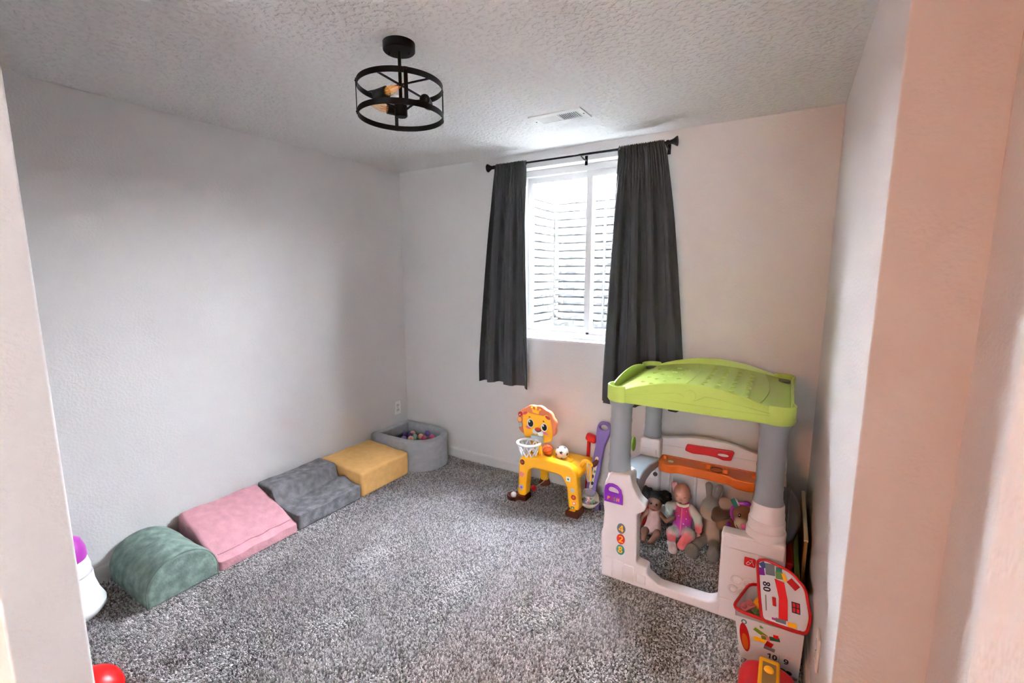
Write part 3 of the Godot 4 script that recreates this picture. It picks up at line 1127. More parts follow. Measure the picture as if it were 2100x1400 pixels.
# an outline in (z, y) swept along x with rounded ends
func end_prism(g: Geo, prof: Array, x0: float, x1: float, r: float, warp: Callable, mid: int) -> void:
	var poly := PackedVector2Array(prof)
	if Geometry2D.is_polygon_clockwise(poly):
		poly.reverse()
	var rings := []
	for s in 4:
		var a := PI / 2 * s / 3.0
		rings.append([g.inset(poly, r * (1 - sin(a))), x0 + r * (1 - cos(a))])
	for s in range(1, mid):
		rings.append([poly, lerpf(x0 + r, x1 - r, float(s) / mid)])
	for s in 4:
		var a := PI / 2 * (1 - s / 3.0)
		rings.append([g.inset(poly, r * (1 - sin(a))), x1 - r * (1 - cos(a))])
	var pt := func(ring, k) -> Vector3:
		var q: Vector2 = ring[0][k]
		return warp.call(Vector3(ring[1], maxf(q.y, 0.0), q.x))
	for i in rings.size() - 1:
		for k in poly.size():
			var l := (k + 1) % poly.size()
			g.quad(pt.call(rings[i], l), pt.call(rings[i], k), pt.call(rings[i + 1], k), pt.call(rings[i + 1], l))
	for e in [rings[0], rings[rings.size() - 1]]:
		var idx := Geometry2D.triangulate_polygon(e[0])
		for q in range(0, idx.size(), 3):
			if e == rings[0]:
				g.tri(pt.call(e, idx[q]), pt.call(e, idx[q + 1]), pt.call(e, idx[q + 2]))
			else:
				g.tri(pt.call(e, idx[q]), pt.call(e, idx[q + 2]), pt.call(e, idx[q + 1]))

func build_ball_pit() -> void:
	var t := thing("ball_pit", "grey plush rounded ball pit in the corner under the outlet", "ball pit", Vector3(0.3, 0, 0.25))
	# outline: flat side on the long wall, the rest a rounded D
	var outline := []
	var inner := []
	for i in 41:
		var a := -PI / 2 + PI * i / 40.0
		outline.append(Vector2(0.32 + 0.285 * pow(absf(cos(a)), 0.9), 0.243 + 0.225 * signf(sin(a)) * pow(absf(sin(a)), 0.9)))
	outline = [Vector2(0.018, 0.018 + 0.02), Vector2(0.024, 0.024), Vector2(0.04, 0.018), Vector2(0.18, 0.017)] + outline + [Vector2(0.18, 0.469), Vector2(0.04, 0.466), Vector2(0.024, 0.458), Vector2(0.018, 0.444)]
	var poly := PackedVector2Array(outline)
	var g := Geo.new()
	if Geometry2D.is_polygon_clockwise(poly):
		poly.reverse()
	var w := 0.062
	var H := 0.255
	var r := 0.016
	var sec := [[0.004, 0.0], [0.0, 0.01], [0.0, H - r]]
	for s in 5:
		var a := PI / 2 * (s + 1) / 5.0
		sec.append([r * (1 - cos(a)), H - r + r * sin(a)])
	sec.append([w - r, H])
	for s in 5:
		var a := PI / 2 * (s + 1) / 5.0
		sec.append([w - r + r * sin(a), H - r + r * cos(a)])
	sec.append([w, 0.05])
	var loops := []
	for s in sec:
		loops.append(g.inset(poly, s[0]))
	for i in sec.size() - 1:
		for k in poly.size():
			var l := (k + 1) % poly.size()
			g.quad(v3(loops[i][l], sec[i][1]), v3(loops[i][k], sec[i][1]), v3(loops[i + 1][k], sec[i + 1][1]), v3(loops[i + 1][l], sec[i + 1][1]))
	wpart(t, "padded_wall", g.done(40), M.plush_grey)
	var bottom := Geo.new()
	bottom.xf = Transform3D(Basis(Vector3.RIGHT, PI / 2), Vector3.ZERO)
	bottom.prism(loops[loops.size() - 1], -0.1695, -0.02)
	wpart(t, "padded_base", bottom.done(), M.plush_grey)
	# balls lying in it
	var balls := [
		["purple", 0.185, 0.194, 0.218, "dark purple ball nearest the bare wall in the ball pit"],
		["purple", 0.237, 0.194, 0.216, "dark purple ball between a purple, a peach and a mint ball"],
		["peach", 0.218, 0.194, 0.168, "peach ball tucked behind the two dark purple balls"],
		["peach", 0.290, 0.194, 0.268, "peach ball against the padded front of the ball pit"],
		["mint", 0.290, 0.194, 0.218, "mint green ball between a dark purple and a peach ball"],
		["peach", 0.327, 0.194, 0.184, "peach ball between the two mint green balls"],
		["mint", 0.352, 0.194, 0.142, "mint green ball beside the raised dark purple ball"],
		["purple", 0.383, 0.226, 0.163, "dark purple ball resting on top of the others in the pit"],
		["pink", 0.422, 0.194, 0.150, "raspberry pink ball under the raised dark purple ball"],
		["pink", 0.386, 0.194, 0.207, "raspberry pink ball in front of the raised dark purple ball"],
		["lilac", 0.240, 0.194, 0.300, "pale lilac ball in the ball pit"]]
	for s in balls:
		solo("pit_ball", ball_mesh(Vector3.ONE * 0.0245, 18, 12), M["ball_" + s[0]], s[4], "ball", Vector3(s[1], s[2], s[3]), "balls in the ball pit")

func v3(p: Vector2, y: float) -> Vector3:
	return Vector3(p.x, y, p.y)

# ------------------------------------------------------------------ lion activity toy

func build_lion_toy() -> void:
	var t := thing("lion_activity_table", "yellow lion-headed activity toy with basketball hoop and brown feet", "activity toy", Vector3(1.64, 0, 0.22))
	# front arch: two legs and the beam in one
	var arch := round_poly([Vector2(1.412, 0.035), Vector2(1.424, 0.30), Vector2(1.455, 0.335), Vector2(1.62, 0.342), Vector2(1.80, 0.335), Vector2(1.855, 0.30), Vector2(1.882, 0.035), Vector2(1.805, 0.035), Vector2(1.79, 0.19), Vector2(1.745, 0.258), Vector2(1.54, 0.262), Vector2(1.492, 0.235), Vector2(1.478, 0.035)], 0.03, 5)
	wpart(t, "front_arch", prism_mesh(arch, 0.315, 0.385, 0.012, 3), M.yellow)
	var deck := Geo.new()
	deck.rbox(Vector3(1.43, 0.240, 0.06), Vector3(1.865, 0.296, 0.36), 0.024, 4)
	wpart(t, "deck", deck.done(50), M.yellow)
	wpart(t, "ball_tray", tube_mesh(ring_path(Vector3(1.675, 0.296, 0.21), 0.075, 0.06, 28), 0.010, 8, true), M.yellow)
	for x in [1.465, 1.845]:
		wpart(t, "leg", tube_mesh([Vector3(x, 0.03, 0.065), Vector3(x, 0.15, 0.075), Vector3(x, 0.28, 0.095)], [0.030, 0.033, 0.038], 16), M.yellow)
		var g := Geo.new()
		g.lathe([Vector2(0, 0), Vector2(0.044, 0), Vector2(0.044, 0.012), Vector2(0.034, 0.04), Vector2(0, 0.042)], 24, Vector3(x, 0, 0.065))
		wpart(t, "foot", g.done(38), M.brown)
	wpart(t, "foot", rbox_mesh(Vector3(1.404, 0, 0.305), Vector3(1.486, 0.042, 0.395), 0.012), M.brown)
	wpart(t, "foot", rbox_mesh(Vector3(1.795, 0, 0.305), Vector3(1.892, 0.045, 0.425), 0.014), M.brown)
	# ball cup in front of the near front foot
	var cup := Geo.new()
	cup.lathe([Vector2(0, 0.0), Vector2(0.042, 0.0), Vector2(0.052, 0.03), Vector2(0.050, 0.034), Vector2(0.045, 0.032), Vector2(0.030, 0.014), Vector2(0, 0.010)], 8, Vector3(1.385, 0, 0.39))
	wpart(t, "ball_cup", cup.done(30), M.brown)
	solo("toy_ball", ball_mesh(Vector3.ONE * 0.021), M.white, "small white ball in the brown cup at the lion toy's foot", "ball", Vector3(1.385, 0.031, 0.39))
	# stickers on the arch
	var z := 0.3855
	var st := [
		["sticker_wheel", 1.452, 0.287, 0.018, "wheel", "red"], ["sticker_glove", 1.447, 0.195, 0.018, "coral", ""], ["sticker_trophy", 1.445, 0.100, 0.020, "silver", "deep_purple"],
		["sticker_book", 1.800, 0.245, 0.016, "print_white", "teal"], ["sticker_gear", 1.832, 0.175, 0.016, "silver", ""], ["sticker_gear", 1.840, 0.128, 0.019, "red", "ball_orange"], ["sticker_football", 1.845, 0.088, 0.014, "coral", "white"], ["sticker_arrow", 1.836, 0.052, 0.012, "green_block", "print_white"]]
	for s in st:
		var c := Vector2(s[1], s[2])
		var shape: Array
		if s[0] == "sticker_gear" or s[0] == "sticker_football":
			shape = []
			for i in 24:
				shape.append(c + Vector2(cos(TAU * i / 24.0), sin(TAU * i / 24.0)) * s[3] * (1.0 if i % 2 else 0.84))
		elif s[0] == "sticker_book" or s[0] == "sticker_arrow":
			shape = round_poly([c + Vector2(-1, -1) * s[3], c + Vector2(1, -1) * s[3], c + Vector2(1, 1) * s[3], c + Vector2(-1, 1) * s[3]], 0.004)
		elif s[0] == "sticker_trophy":
			shape = [c + Vector2(-0.006, -0.026), c + Vector2(0.006, -0.026), c + Vector2(0.008, -0.008), c + Vector2(0.020, 0.0), c + Vector2(0.020, 0.014), c + Vector2(0.0, 0.018), c + Vector2(-0.020, 0.014), c + Vector2(-0.020, 0.0), c + Vector2(-0.008, -0.008)]
		elif s[0] == "sticker_glove":
			shape = smooth_path([c + Vector2(-0.018, 0.016), c + Vector2(-0.016, -0.008), c + Vector2(0.0, -0.020), c + Vector2(0.014, -0.012), c + Vector2(0.020, 0.012), c + Vector2(0.004, 0.019)], 4, true)
		else:
			shape = ellipse(c, Vector2(1, 1.1) * s[3])
		var o := wpart(t, s[0], prism_mesh(shape, z - 0.001, z + 0.0004), M[s[4]])
		if s[5] != "":
			part(o, "motif", prism_mesh(ellipse(c, Vector2.ONE * s[3] * 0.45, 12), z, z + 0.0009), M[s[5]])
	wpart(t, "sticker_tag", rbox_mesh(Vector3(1.822, 0.046, 0.385), Vector3(1.862, 0.048, 0.415), 0.0005, 1), M.yellow)
	# lion head: mane board with scalloped edge, face plate and features
	var hc := Vector2(1.525, 0.555)
	var mane := []
	for i in 120:
		var a := TAU * i / 120.0
		var bump := absf(sin(a * 5.5 + 0.4))
		var rr := 0.985 + 0.065 * bump
		mane.append(hc + Vector2(cos(a) * 0.148, sin(a) * 0.126) * rr)
	var head := wpart(t, "mane", prism_mesh(mane, 0.285, 0.318, 0.008, 3), M.mane)
	var face := round_poly([hc + Vector2(-0.105, 0.055), hc + Vector2(-0.085, 0.085), hc + Vector2(-0.055, 0.070), hc + Vector2(0.055, 0.066), hc + Vector2(0.082, 0.082), hc + Vector2(0.105, 0.052), hc + Vector2(0.128, -0.040), hc + Vector2(0.122, -0.100), hc + Vector2(0.070, -0.124), hc + Vector2(-0.090, -0.112), hc + Vector2(-0.108, -0.020)], 0.022, 5)
	part(head, "face", prism_mesh(face, 0.316, 0.323, 0.003), M.face_yellow)
	for e in [[-0.087, 0.066, 0.5], [0.088, 0.060, -0.5]]:
		part(head, "ear", prism_mesh(ellipse(hc + Vector2(e[0], e[1]), Vector2(0.020, 0.010), 16, e[2]), 0.322, 0.3245), M.nose)
	for e in [[-0.045, 0.0, 0.026, 0.032], [0.062, -0.012, 0.024, 0.030]]:
		var c := hc + Vector2(e[0], e[1])
		var eye := part(head, "eye", prism_mesh(ellipse(c, Vector2(e[2], e[3]), 24), 0.322, 0.3245), M.white)
		part(eye, "pupil", prism_mesh(ellipse(c + Vector2(0.003, 0), Vector2(e[2], e[3]) * 0.78, 24), 0.323, 0.3255), M.black)
		part(eye, "glint", prism_mesh(ellipse(c + Vector2(-0.006, 0.011), Vector2(0.006, 0.007), 12), 0.325, 0.3262), M.white)
	for e in [[-0.052, 0.043, 0.0], [0.058, 0.030, -0.4]]:
		part(head, "eyebrow", prism_mesh(ellipse(hc + Vector2(e[0], e[1]), Vector2(0.007, 0.003), 10, e[2]), 0.322, 0.3245), M.black)
	for e in [[-0.062, -0.034, -0.2], [0.072, -0.052, -0.3]]:
		part(head, "cheek", prism_mesh(ellipse(hc + Vector2(e[0], e[1]), Vector2(0.021, 0.009), 16, e[2]), 0.322, 0.3238), M.blush)
	for e in [[-0.005, -0.052], [0.036, -0.060]]:
		part(head, "muzzle", ball_mesh(Vector3(0.023, 0.020, 0.010), 16, 10), M.white, Vector3(hc.x + e[0], hc.y + e[1], 0.324))
	part(head, "nose", ball_mesh(Vector3(0.024, 0.014, 0.012), 16, 10), M.nose, Vector3(hc.x + 0.017, hc.y - 0.034, 0.328))
	part(head, "nose_rim", ball_mesh(Vector3(0.0255, 0.0165, 0.008), 16, 10), M.black, Vector3(hc.x + 0.017, hc.y - 0.037, 0.328))
	# crown
	var cc := hc + Vector2(-0.004, 0.085)
	var crown := part(head, "crown", prism_mesh([cc + Vector2(-0.022, -0.004), cc + Vector2(0.024, -0.010), cc + Vector2(0.032, 0.018), cc + Vector2(0.014, 0.008), cc + Vector2(0.002, 0.026), cc + Vector2(-0.012, 0.010), cc + Vector2(-0.030, 0.024)], 0.317, 0.327, 0.002), M.yellow)
	for e in [[0.033, 0.021], [0.002, 0.029], [-0.031, 0.027]]:
		part(crown, "knob", ball_mesh(Vector3.ONE * 0.007, 12, 8), M.yellow, Vector3(cc.x + e[0], cc.y + e[1], 0.322))
	# three round buttons on the mane's left edge
	for e in [[-0.128, 0.052, "red"], [-0.130, 0.014, "soft_orange"], [-0.126, -0.024, "silver"]]:
		var bt := part(head, "button", prism_mesh(ellipse(hc + Vector2(e[0], e[1]), Vector2(0.016, 0.018), 18), 0.316, 0.325, 0.002), M[e[2]])
		if e[2] == "red":
			part(bt, "music_note", prism_mesh(ellipse(hc + Vector2(e[0] - 0.001, e[1] - 0.004), Vector2(0.004, 0.004), 10), 0.324, 0.326), M.white)
	# hoop and plastic net
	var hp := Vector3(1.515, 0.448, 0.408)
	var hoop := wpart(t, "hoop", tube_mesh(ring_path(hp, 0.076, 0.076, 32), 0.0095, 10, true), M.white)
	part(hoop, "mount", rbox_mesh(Vector3(1.49, 0.435, 0.318), Vector3(1.585, 0.478, 0.342), 0.008), M.silver)
	var net := Geo.new()
	for k in 9:
		for s in [-1.0, 1.0]:
			var path := []
			for i in 9:
				var f := i / 8.0
				var a: float = TAU * k / 9.0 + s * f * 0.62
				var rr := lerpf(0.074, 0.052, f)
				path.append(hp + Vector3(cos(a) * rr, -0.005 - f * 0.078, sin(a) * rr))
			net.tube(path, 0.0048, 5, false)
	part(hoop, "net", net.done(60), M.white)
	var neck := Geo.new()
	neck.rbox(Vector3(1.455, 0.27, 0.25), Vector3(1.535, 0.47, 0.285), 0.012)
	wpart(t, "neck", neck.done(50), M.yellow)
	# soccer net hanging under the deck at the back
	var gn := Geo.new()
	for i in 8:
		gn.rod(Vector3(1.50 + i * 0.045, 0.27, 0.10), Vector3(1.50 + i * 0.045, 0.12, 0.05), 0.0016, 4)
	for j in 4:
		gn.rod(Vector3(1.50, 0.255 - j * 0.045, 0.095 - j * 0.015), Vector3(1.815, 0.255 - j * 0.045, 0.095 - j * 0.015), 0.0016, 4)
	wpart(t, "goal_net", gn.done(60), M.white)
	# tail with a ring hung on it
	wpart(t, "tail", tube_mesh(smooth_path([Vector3(1.84, 0.30, 0.27), Vector3(1.855, 0.335, 0.26), Vector3(1.885, 0.338, 0.25), Vector3(1.90, 0.315, 0.24), Vector3(1.915, 0.312, 0.23)], 5), 0.013, 12), M.yellow)
	wpart(t, "tail_tuft", tube_mesh([Vector3(1.912, 0.305, 0.232), Vector3(1.925, 0.325, 0.226), Vector3(1.938, 0.345, 0.22)], [0.014, 0.019, 0.012], 12), M.brown)
	var rg := thing("toss_ring", "yellow and white ring hung on the lion toy's tail", "ring", Vector3(1.893, 0.262, 0.245))
	var old := ring_path(Vector3.ZERO, 0.030, 0.062, 32)
	var up := []
	for p in old:
		up.append(Vector3(p.x * 0.55 + p.x * 0.1, p.z, p.x * 0.75))
	part(rg, "ring", tube_mesh(up, 0.0075, 8, true), M.yellow)
	var up2 := []
	for p in up:
		up2.append(p * 1.03 + Vector3(-0.008, 0, 0.004))
	part(rg, "ring_edge", tube_mesh(up2, 0.0055, 8, true), M.silver)
	# pull cord with red whistle under the front arch
	wpart(t, "cord", tube_mesh(smooth_path([Vector3(1.53, 0.12, 0.16), Vector3(1.52, 0.085, 0.18), Vector3(1.50, 0.065, 0.22), Vector3(1.475, 0.05, 0.25)], 5), 0.003, 6), M.cream)
	wpart(t, "cord_handle", tube_mesh([Vector3(1.49, 0.052, 0.28), Vector3(1.478, 0.05, 0.262), Vector3(1.466, 0.046, 0.25), Vector3(1.455, 0.04, 0.245)], [0.014, 0.020, 0.018, 0.012], 10), M.bright_red)
	# two balls lying on the deck
	var bb := thing("toy_basketball", "small orange basketball on the lion toy's back", "ball", Vector3(1.555, 0.338, 0.20))
	part(bb, "cover", ball_mesh(Vector3.ONE * 0.040, 24, 16), M.ball_orange)
	for k in 4:
		var rp := ring_path(Vector3.ZERO, 0.0402, 0.0402, 40)
		if k == 2 or k == 3:
			rp = ring_path(Vector3(0, 0, 0), 0.033, 0.033, 40)
		var s := part(bb, "seam", tube_mesh(rp, 0.0012, 5, true), M.black)
		s.rotation = [Vector3(0.25, 0, 0.2), Vector3(PI / 2 + 0.2, 0.5, 0.1), Vector3(PI / 2 + 0.2, 0.5, 0), Vector3(PI / 2 + 0.2, 0.5, 0)][k]
		if k > 1:
			s.position = s.basis * Vector3(0, 0.023 * (1 if k == 2 else -1), 0)
	var sb := thing("toy_soccer_ball", "small black and white soccer ball on the lion toy's back", "ball", Vector3(1.672, 0.343, 0.21))
	part(sb, "cover", ball_mesh(Vector3.ONE * 0.046, 28, 18), M.white)
	var phi := (1 + sqrt(5.0)) / 2
	for a in [[0, 1, phi], [0, -1, phi], [0, 1, -phi], [0, -1, -phi], [1, phi, 0], [-1, phi, 0], [1, -phi, 0], [-1, -phi, 0], [phi, 0, 1], [phi, 0, -1], [-phi, 0, 1], [-phi, 0, -1]]:
		var d := Vector3(a[0], a[1], a[2]).normalized().rotated(Vector3.UP, 0.35).rotated(Vector3.RIGHT, 0.25)
		var q := Geo.new()
		var e1 := d.cross(Vector3(0.3, 0.9, 0.2)).normalized()
		var e2 := d.cross(e1)
		for i in 5:
			var p0 := (d + (e1 * cos(TAU * i / 5) + e2 * sin(TAU * i / 5)) * 0.30).normalized() * 0.0463
			var p1 := (d + (e1 * cos(TAU * (i + 1) / 5) + e2 * sin(TAU * (i + 1) / 5)) * 0.30).normalized() * 0.0463
			q.tri(d * 0.0466, p0, p1)
		part(sb, "black_patch", q.done(180), M.black)

func ring_path(c: Vector3, rx: float, rz: float, n: int) -> Array:
	var out := []
	for i in n:
		out.append(c + Vector3(cos(TAU * i / n) * rx, 0, sin(TAU * i / n) * rz))
	return out

func build_popper_and_club() -> void:
	# purple push toy, its clear dome on the floor and its handle leaning to the wall
	var t := thing("push_popper_toy", "purple push toy with clear ball dome leaning on the wall", "push toy", Vector3(1.893, 0, 0.235))
	var dome := Geo.new()
	dome.ball(Vector3(0, 0.072, 0), Vector3.ONE * 0.066, 28, 18)
	part(t, "dome", dome.done(180), M.clear_plastic)
	part(t, "dome_base", lathe_mesh([Vector2(0, 0.008), Vector2(0.03, 0.010), Vector2(0.052, 0.028), Vector2(0.064, 0.05), Vector2(0.0675, 0.05), Vector2(0.0675, 0.056), Vector2(0.062, 0.056)], 28), M.cream)
	var shell := Geo.new()
	var sp := []
	for j in 15:
		var th := -PI / 2 + PI * j / 14.0
		sp.append(Vector2(cos(th) * 0.063 if j > 0 and j < 14 else 0.0, 0.072 + sin(th) * 0.063))
	shell.lathe(sp, 18, Vector3.ZERO, 0.25, PI - 0.05)
	part(t, "dome_back", shell.done(180), M.cream)
	part(t, "wheel", tube_mesh([Vector3(0.030, 0.026, -0.01), Vector3(0.075, 0.026, -0.01)], 0.026, 20), M.purple)
	part(t, "wheel", tube_mesh([Vector3(-0.070, 0.026, -0.03), Vector3(-0.03, 0.026, -0.03)], 0.026, 20), M.purple)
	var beads := [[-0.042, 0.062, 0.026, "navy"], [-0.022, 0.058, 0.042, "blue"], [0.0, 0.058, 0.046, "ball_lilac"], [0.010, 0.062, 0.042, "red"], [0.024, 0.062, 0.036, "teal"], [0.008, 0.082, 0.034, "bright_red"], [0.022, 0.088, 0.026, "green_block"], [-0.035, 0.06, 0.0, "blue"], [0.036, 0.062, 0.01, "leaf_green"]]
	for b in beads:
		part(t, "bead", ball_mesh(Vector3.ONE * 0.0105, 12, 8), M[b[3]], Vector3(b[0], b[1], b[2]))
	# handle: flat bar with a loop grip
	var h := Node3D.new()
	h.name = "handle"
	t.add_child(h)
	var a := Vector3(0.0, 0.10, -0.015)
	var b := Vector3(0.035, 0.535, -0.165)
	var up := (b - a).normalized()
	var side := Vector3(1, 0, 0.25)
	side = (side - up * side.dot(up)).normalized()
	h.transform = Transform3D(Basis(side, up, side.cross(up)), a)
	var L := (b - a).length()
	var bar := round_poly([Vector2(-0.036, -0.02), Vector2(0.036, -0.02), Vector2(0.033, L * 0.72), Vector2(0.052, L * 0.87), Vector2(0.054, L * 1.0), Vector2(0.030, L * 1.075), Vector2(-0.030, L * 1.075), Vector2(-0.054, L * 1.0), Vector2(-0.052, L * 0.87), Vector2(-0.033, L * 0.72)], 0.03, 5)
	var hole := ellipse(Vector2(0, L * 0.985), Vector2(0.034, 0.018), 20)
	part(h, "bar", prism_mesh(bar, -0.012, 0.012, 0.006, 3, hole), M.purple)
	var strip := part(h, "sticker", prism_mesh(round_poly([Vector2(-0.012, 0.03), Vector2(0.014, 0.04), Vector2(0.013, 0.25), Vector2(-0.012, 0.25)], 0.012), 0.0118, 0.0128), M.cream)
	for q in [[0.002, 0.225, 0.006, "red"], [-0.004, 0.19, 0.006, "soft_orange"], [0.006, 0.15, 0.008, "green_block"], [-0.002, 0.115, 0.010, "blue"], [0.006, 0.07, 0.010, "navy"]]:
		part(strip, "motif", prism_mesh(ellipse(Vector2(q[0], q[1]), Vector2(q[2], q[2] * 1.2), 12), 0.0126, 0.0133), M[q[3]])
	# red toy club standing head up against the wall
	var c := thing("toy_golf_club", "red plastic toy club standing head up against the wall", "toy club", Vector3(1.812, 0, 0.075))
	part(c, "shaft", tube_mesh([Vector3(0.002, 0.0, 0.015), Vector3(-0.008, 0.43, -0.035)], 0.0125, 14), M.red)
	var hd := Geo.new()
	hd.xf = Transform3D(Basis(Vector3(0, 0, 1), -0.25), Vector3(0.012, 0.425, -0.033))
	hd.rbox(Vector3(-0.042, -0.032, -0.022), Vector3(0.042, 0.028, 0.022), 0.02, 4)
	part(c, "head", hd.done(50), M.red)

# ------------------------------------------------------------------ playhouse

func build_playhouse() -> void:
	var t := thing("toy_playhouse", "white toddler playhouse with green tray roof and grey columns", "playhouse", Vector3(2.61, 0, 0.49))
	var W: Material = M.house_white
	# front wall with its doorway
	var front := round_poly([Vector2(2.207, 0.0), Vector2(3.02, 0.0), Vector2(3.024, 0.365), Vector2(3.018, 0.425), Vector2(2.768, 0.419), Vector2(2.770, 0.078), Vector2(2.735, 0.055), Vector2(2.505, 0.046), Vector2(2.446, 0.082), Vector2(2.443, 0.120), Vector2(2.388, 0.128), Vector2(2.383, 0.392), Vector2(2.418, 0.414), Vector2(2.425, 0.446), Vector2(2.390, 0.470), Vector2(2.356, 0.530), Vector2(2.340, 0.588), Vector2(2.238, 0.580), Vector2(2.210, 0.520), Vector2(2.206, 0.40), Vector2(2.212, 0.36), Vector2(2.206, 0.26), Vector2(2.198, 0.24)], 0.012, 4)
	var fw := wpart(t, "front_wall", prism_mesh(front, 0.785, 0.857, 0.010, 3), W)
	# raised planks along the foot and a belt line
	for i in 3:
		var x0 := 2.214 + i * 0.0555
		part(fw, "plank_relief", rbox_mesh(Vector3(x0, 0.012, 0.85), Vector3(x0 + 0.053, 0.118 - i * 0.006, 0.8605), 0.005, 2), W)
	part(fw, "step_relief", rbox_mesh(Vector3(2.392, 0.025, 0.85), Vector3(2.44, 0.075, 0.8605), 0.006, 2), W)
	part(fw, "belt_relief", rbox_mesh(Vector3(2.775, 0.355, 0.85), Vector3(3.018, 0.415, 0.8615), 0.008, 3), W)
	part(fw, "skirt_relief", rbox_mesh(Vector3(2.775, 0.012, 0.85), Vector3(3.015, 0.10, 0.861), 0.008, 3), W)
	for e in [[2.845, 0.205, 0.021], [2.893, 0.208, 0.021], [2.832, 0.158, 0.017], [2.870, 0.158, 0.017], [2.908, 0.16, 0.017]]:
		var g := Geo.new()
		g.xf = Transform3D(Basis(Vector3.RIGHT, PI / 2), Vector3(e[0], e[1], 0.857))
		g.tube(ring_path(Vector3.ZERO, e[2], e[2], 24), 0.005, 8, true)
		part(fw, "ring_relief", g.done(60), W)
	# purple plaque with a grip hole
	var plaque := [Vector2(2.214, 0.424), Vector2(2.310, 0.424), Vector2(2.309, 0.470), Vector2(2.300, 0.500), Vector2(2.280, 0.519), Vector2(2.255, 0.526), Vector2(2.232, 0.522), Vector2(2.217, 0.508), Vector2(2.213, 0.48)]
	var pq := part(fw, "plaque", prism_mesh(plaque, 0.856, 0.867, 0.003, 2, round_poly([Vector2(2.232, 0.480), Vector2(2.290, 0.478), Vector2(2.288, 0.496), Vector2(2.268, 0.508), Vector2(2.240, 0.508)], 0.012, 3)), M.deep_purple)
	var letters := [["P", "soft_orange"], ["U", "red"], ["S", "green_block"], ["H", "soft_orange"]]
	for i in 4:
		part(pq, "letter", text_mesh(letters[i][0], 0.026, 0.002), M[letters[i][1]], Vector3(2.237 + i * 0.0165, 0.4475, 0.868))
	# house number stickers
	for e in [["4", 0.293, "dark_grey"], ["2", 0.2345, "red"], ["8", 0.176, "teal"]]:
		var c := Vector2(2.306, e[1])
		var s := part(fw, "number_sticker", prism_mesh(ellipse(c, Vector2(0.0215, 0.0275), 28), 0.856, 0.8585), M[e[2]])
		part(s, "numeral", text_mesh(e[0], 0.048, 0.0015), M.yellow, Vector3(c.x, c.y, 0.859))
	# maker's badge
	var bc := Vector2(2.89, 0.312)
	var badge := part(fw, "badge", prism_mesh(round_poly([bc + Vector2(-0.023, -0.021), bc + Vector2(0.023, -0.021), bc + Vector2(0.023, 0.021), bc + Vector2(-0.023, 0.021)], 0.007), 0.856, 0.8595, 0.0008, 1), M.red)
	for q in [[-0.014, -0.010, -0.006, 0.004], [-0.006, 0.004, 0.002, -0.006], [0.002, -0.006, 0.008, 0.010], [0.008, 0.010, 0.016, -0.012], [-0.012, -0.014, 0.000, -0.010], [-0.002, 0.010, 0.010, 0.014]]:
		part(badge, "badge_stroke", tube_mesh([Vector3(bc.x + q[0], bc.y + q[1], 0.8598), Vector3(bc.x + q[2], bc.y + q[3], 0.8598)], 0.0011, 5), M.print_white)
	# towers that carry the columns
	var tl := Geo.new()
	tl.rbox(Vector3(2.212, 0.0, 0.69), Vector3(2.335, 0.572, 0.84), 0.03, 4)
	wpart(t, "corner_post", tl.done(50), W)
	var tr := Geo.new()
	tr.lathe([Vector2(0.080, 0.30), Vector2(0.080, 0.448), Vector2(0.077, 0.456), Vector2(0.0745, 0.458), Vector2(0.074, 0.495), Vector2(0.071, 0.502), Vector2(0.069, 0.505), Vector2(0.0685, 0.535), Vector2(0.066, 0.542), Vector2(0.065, 0.572), Vector2(0.062, 0.580), Vector2(0.0, 0.580)], 36, Vector3(2.940, 0, 0.780))
	wpart(t, "corner_post", tr.done(38), W)
	for x in [2.212, 2.885]:
		var p := Geo.new()
		p.rbox(Vector3(x, 0.0, 0.085), Vector3(x + 0.126, 0.560, 0.215), 0.014, 3)
		p.rbox(Vector3(x + 0.02, 0.30, 0.20), Vector3(x + 0.106, 0.50, 0.222), 0.008, 2)
		var bp := wpart(t, "corner_post", p.done(50), W)
		if x < 2.5:
			part(bp, "peg_hole", prism_mesh(ellipse(Vector2(2.318, 0.340), Vector2(0.014, 0.014), 18), 0.2195, 0.2235), M.wheel)
	# columns
	var cols := [[2.264, 0.785, 0.053, 0.566], [2.938, 0.780, 0.0555, 0.560], [2.275, 0.150, 0.050, 0.555], [2.948, 0.150, 0.050, 0.555]]
	for c in cols:
		var r: float = c[2]
		var y0: float = c[3]
		var prof := [Vector2(0, y0), Vector2(r + 0.004, y0), Vector2(r + 0.006, y0 + 0.01), Vector2(r + 0.005, y0 + 0.034), Vector2(r + 0.002, y0 + 0.042)]
		for i in 3:
			var y := y0 + 0.075 + i * 0.095
			prof += [Vector2(r, y), Vector2(r + 0.002, y + 0.012), Vector2(r - 0.001, y + 0.03), Vector2(r, y + 0.06)]
		prof += [Vector2(r, 0.915), Vector2(r + 0.005, 0.922), Vector2(r + 0.009, 0.945), Vector2(r + 0.009, 0.965), Vector2(0, 0.968)]
		var g := Geo.new()
		g.lathe(prof, 36, Vector3(c[0], 0, c[1]))
		wpart(t, "column", g.done(38), M.column_grey)
	# back wall, its ribs and frieze
	var back := [Vector2(2.30, 0.0), Vector2(2.93, 0.0), Vector2(2.93, 0.553), Vector2(2.86, 0.560), Vector2(2.78, 0.578), Vector2(2.70, 0.592), Vector2(2.60, 0.597), Vector2(2.50, 0.590), Vector2(2.42, 0.574), Vector2(2.36, 0.560), Vector2(2.30, 0.555)]
	var bw := wpart(t, "back_wall", prism_mesh(back, 0.10, 0.148, 0.008, 3), W)
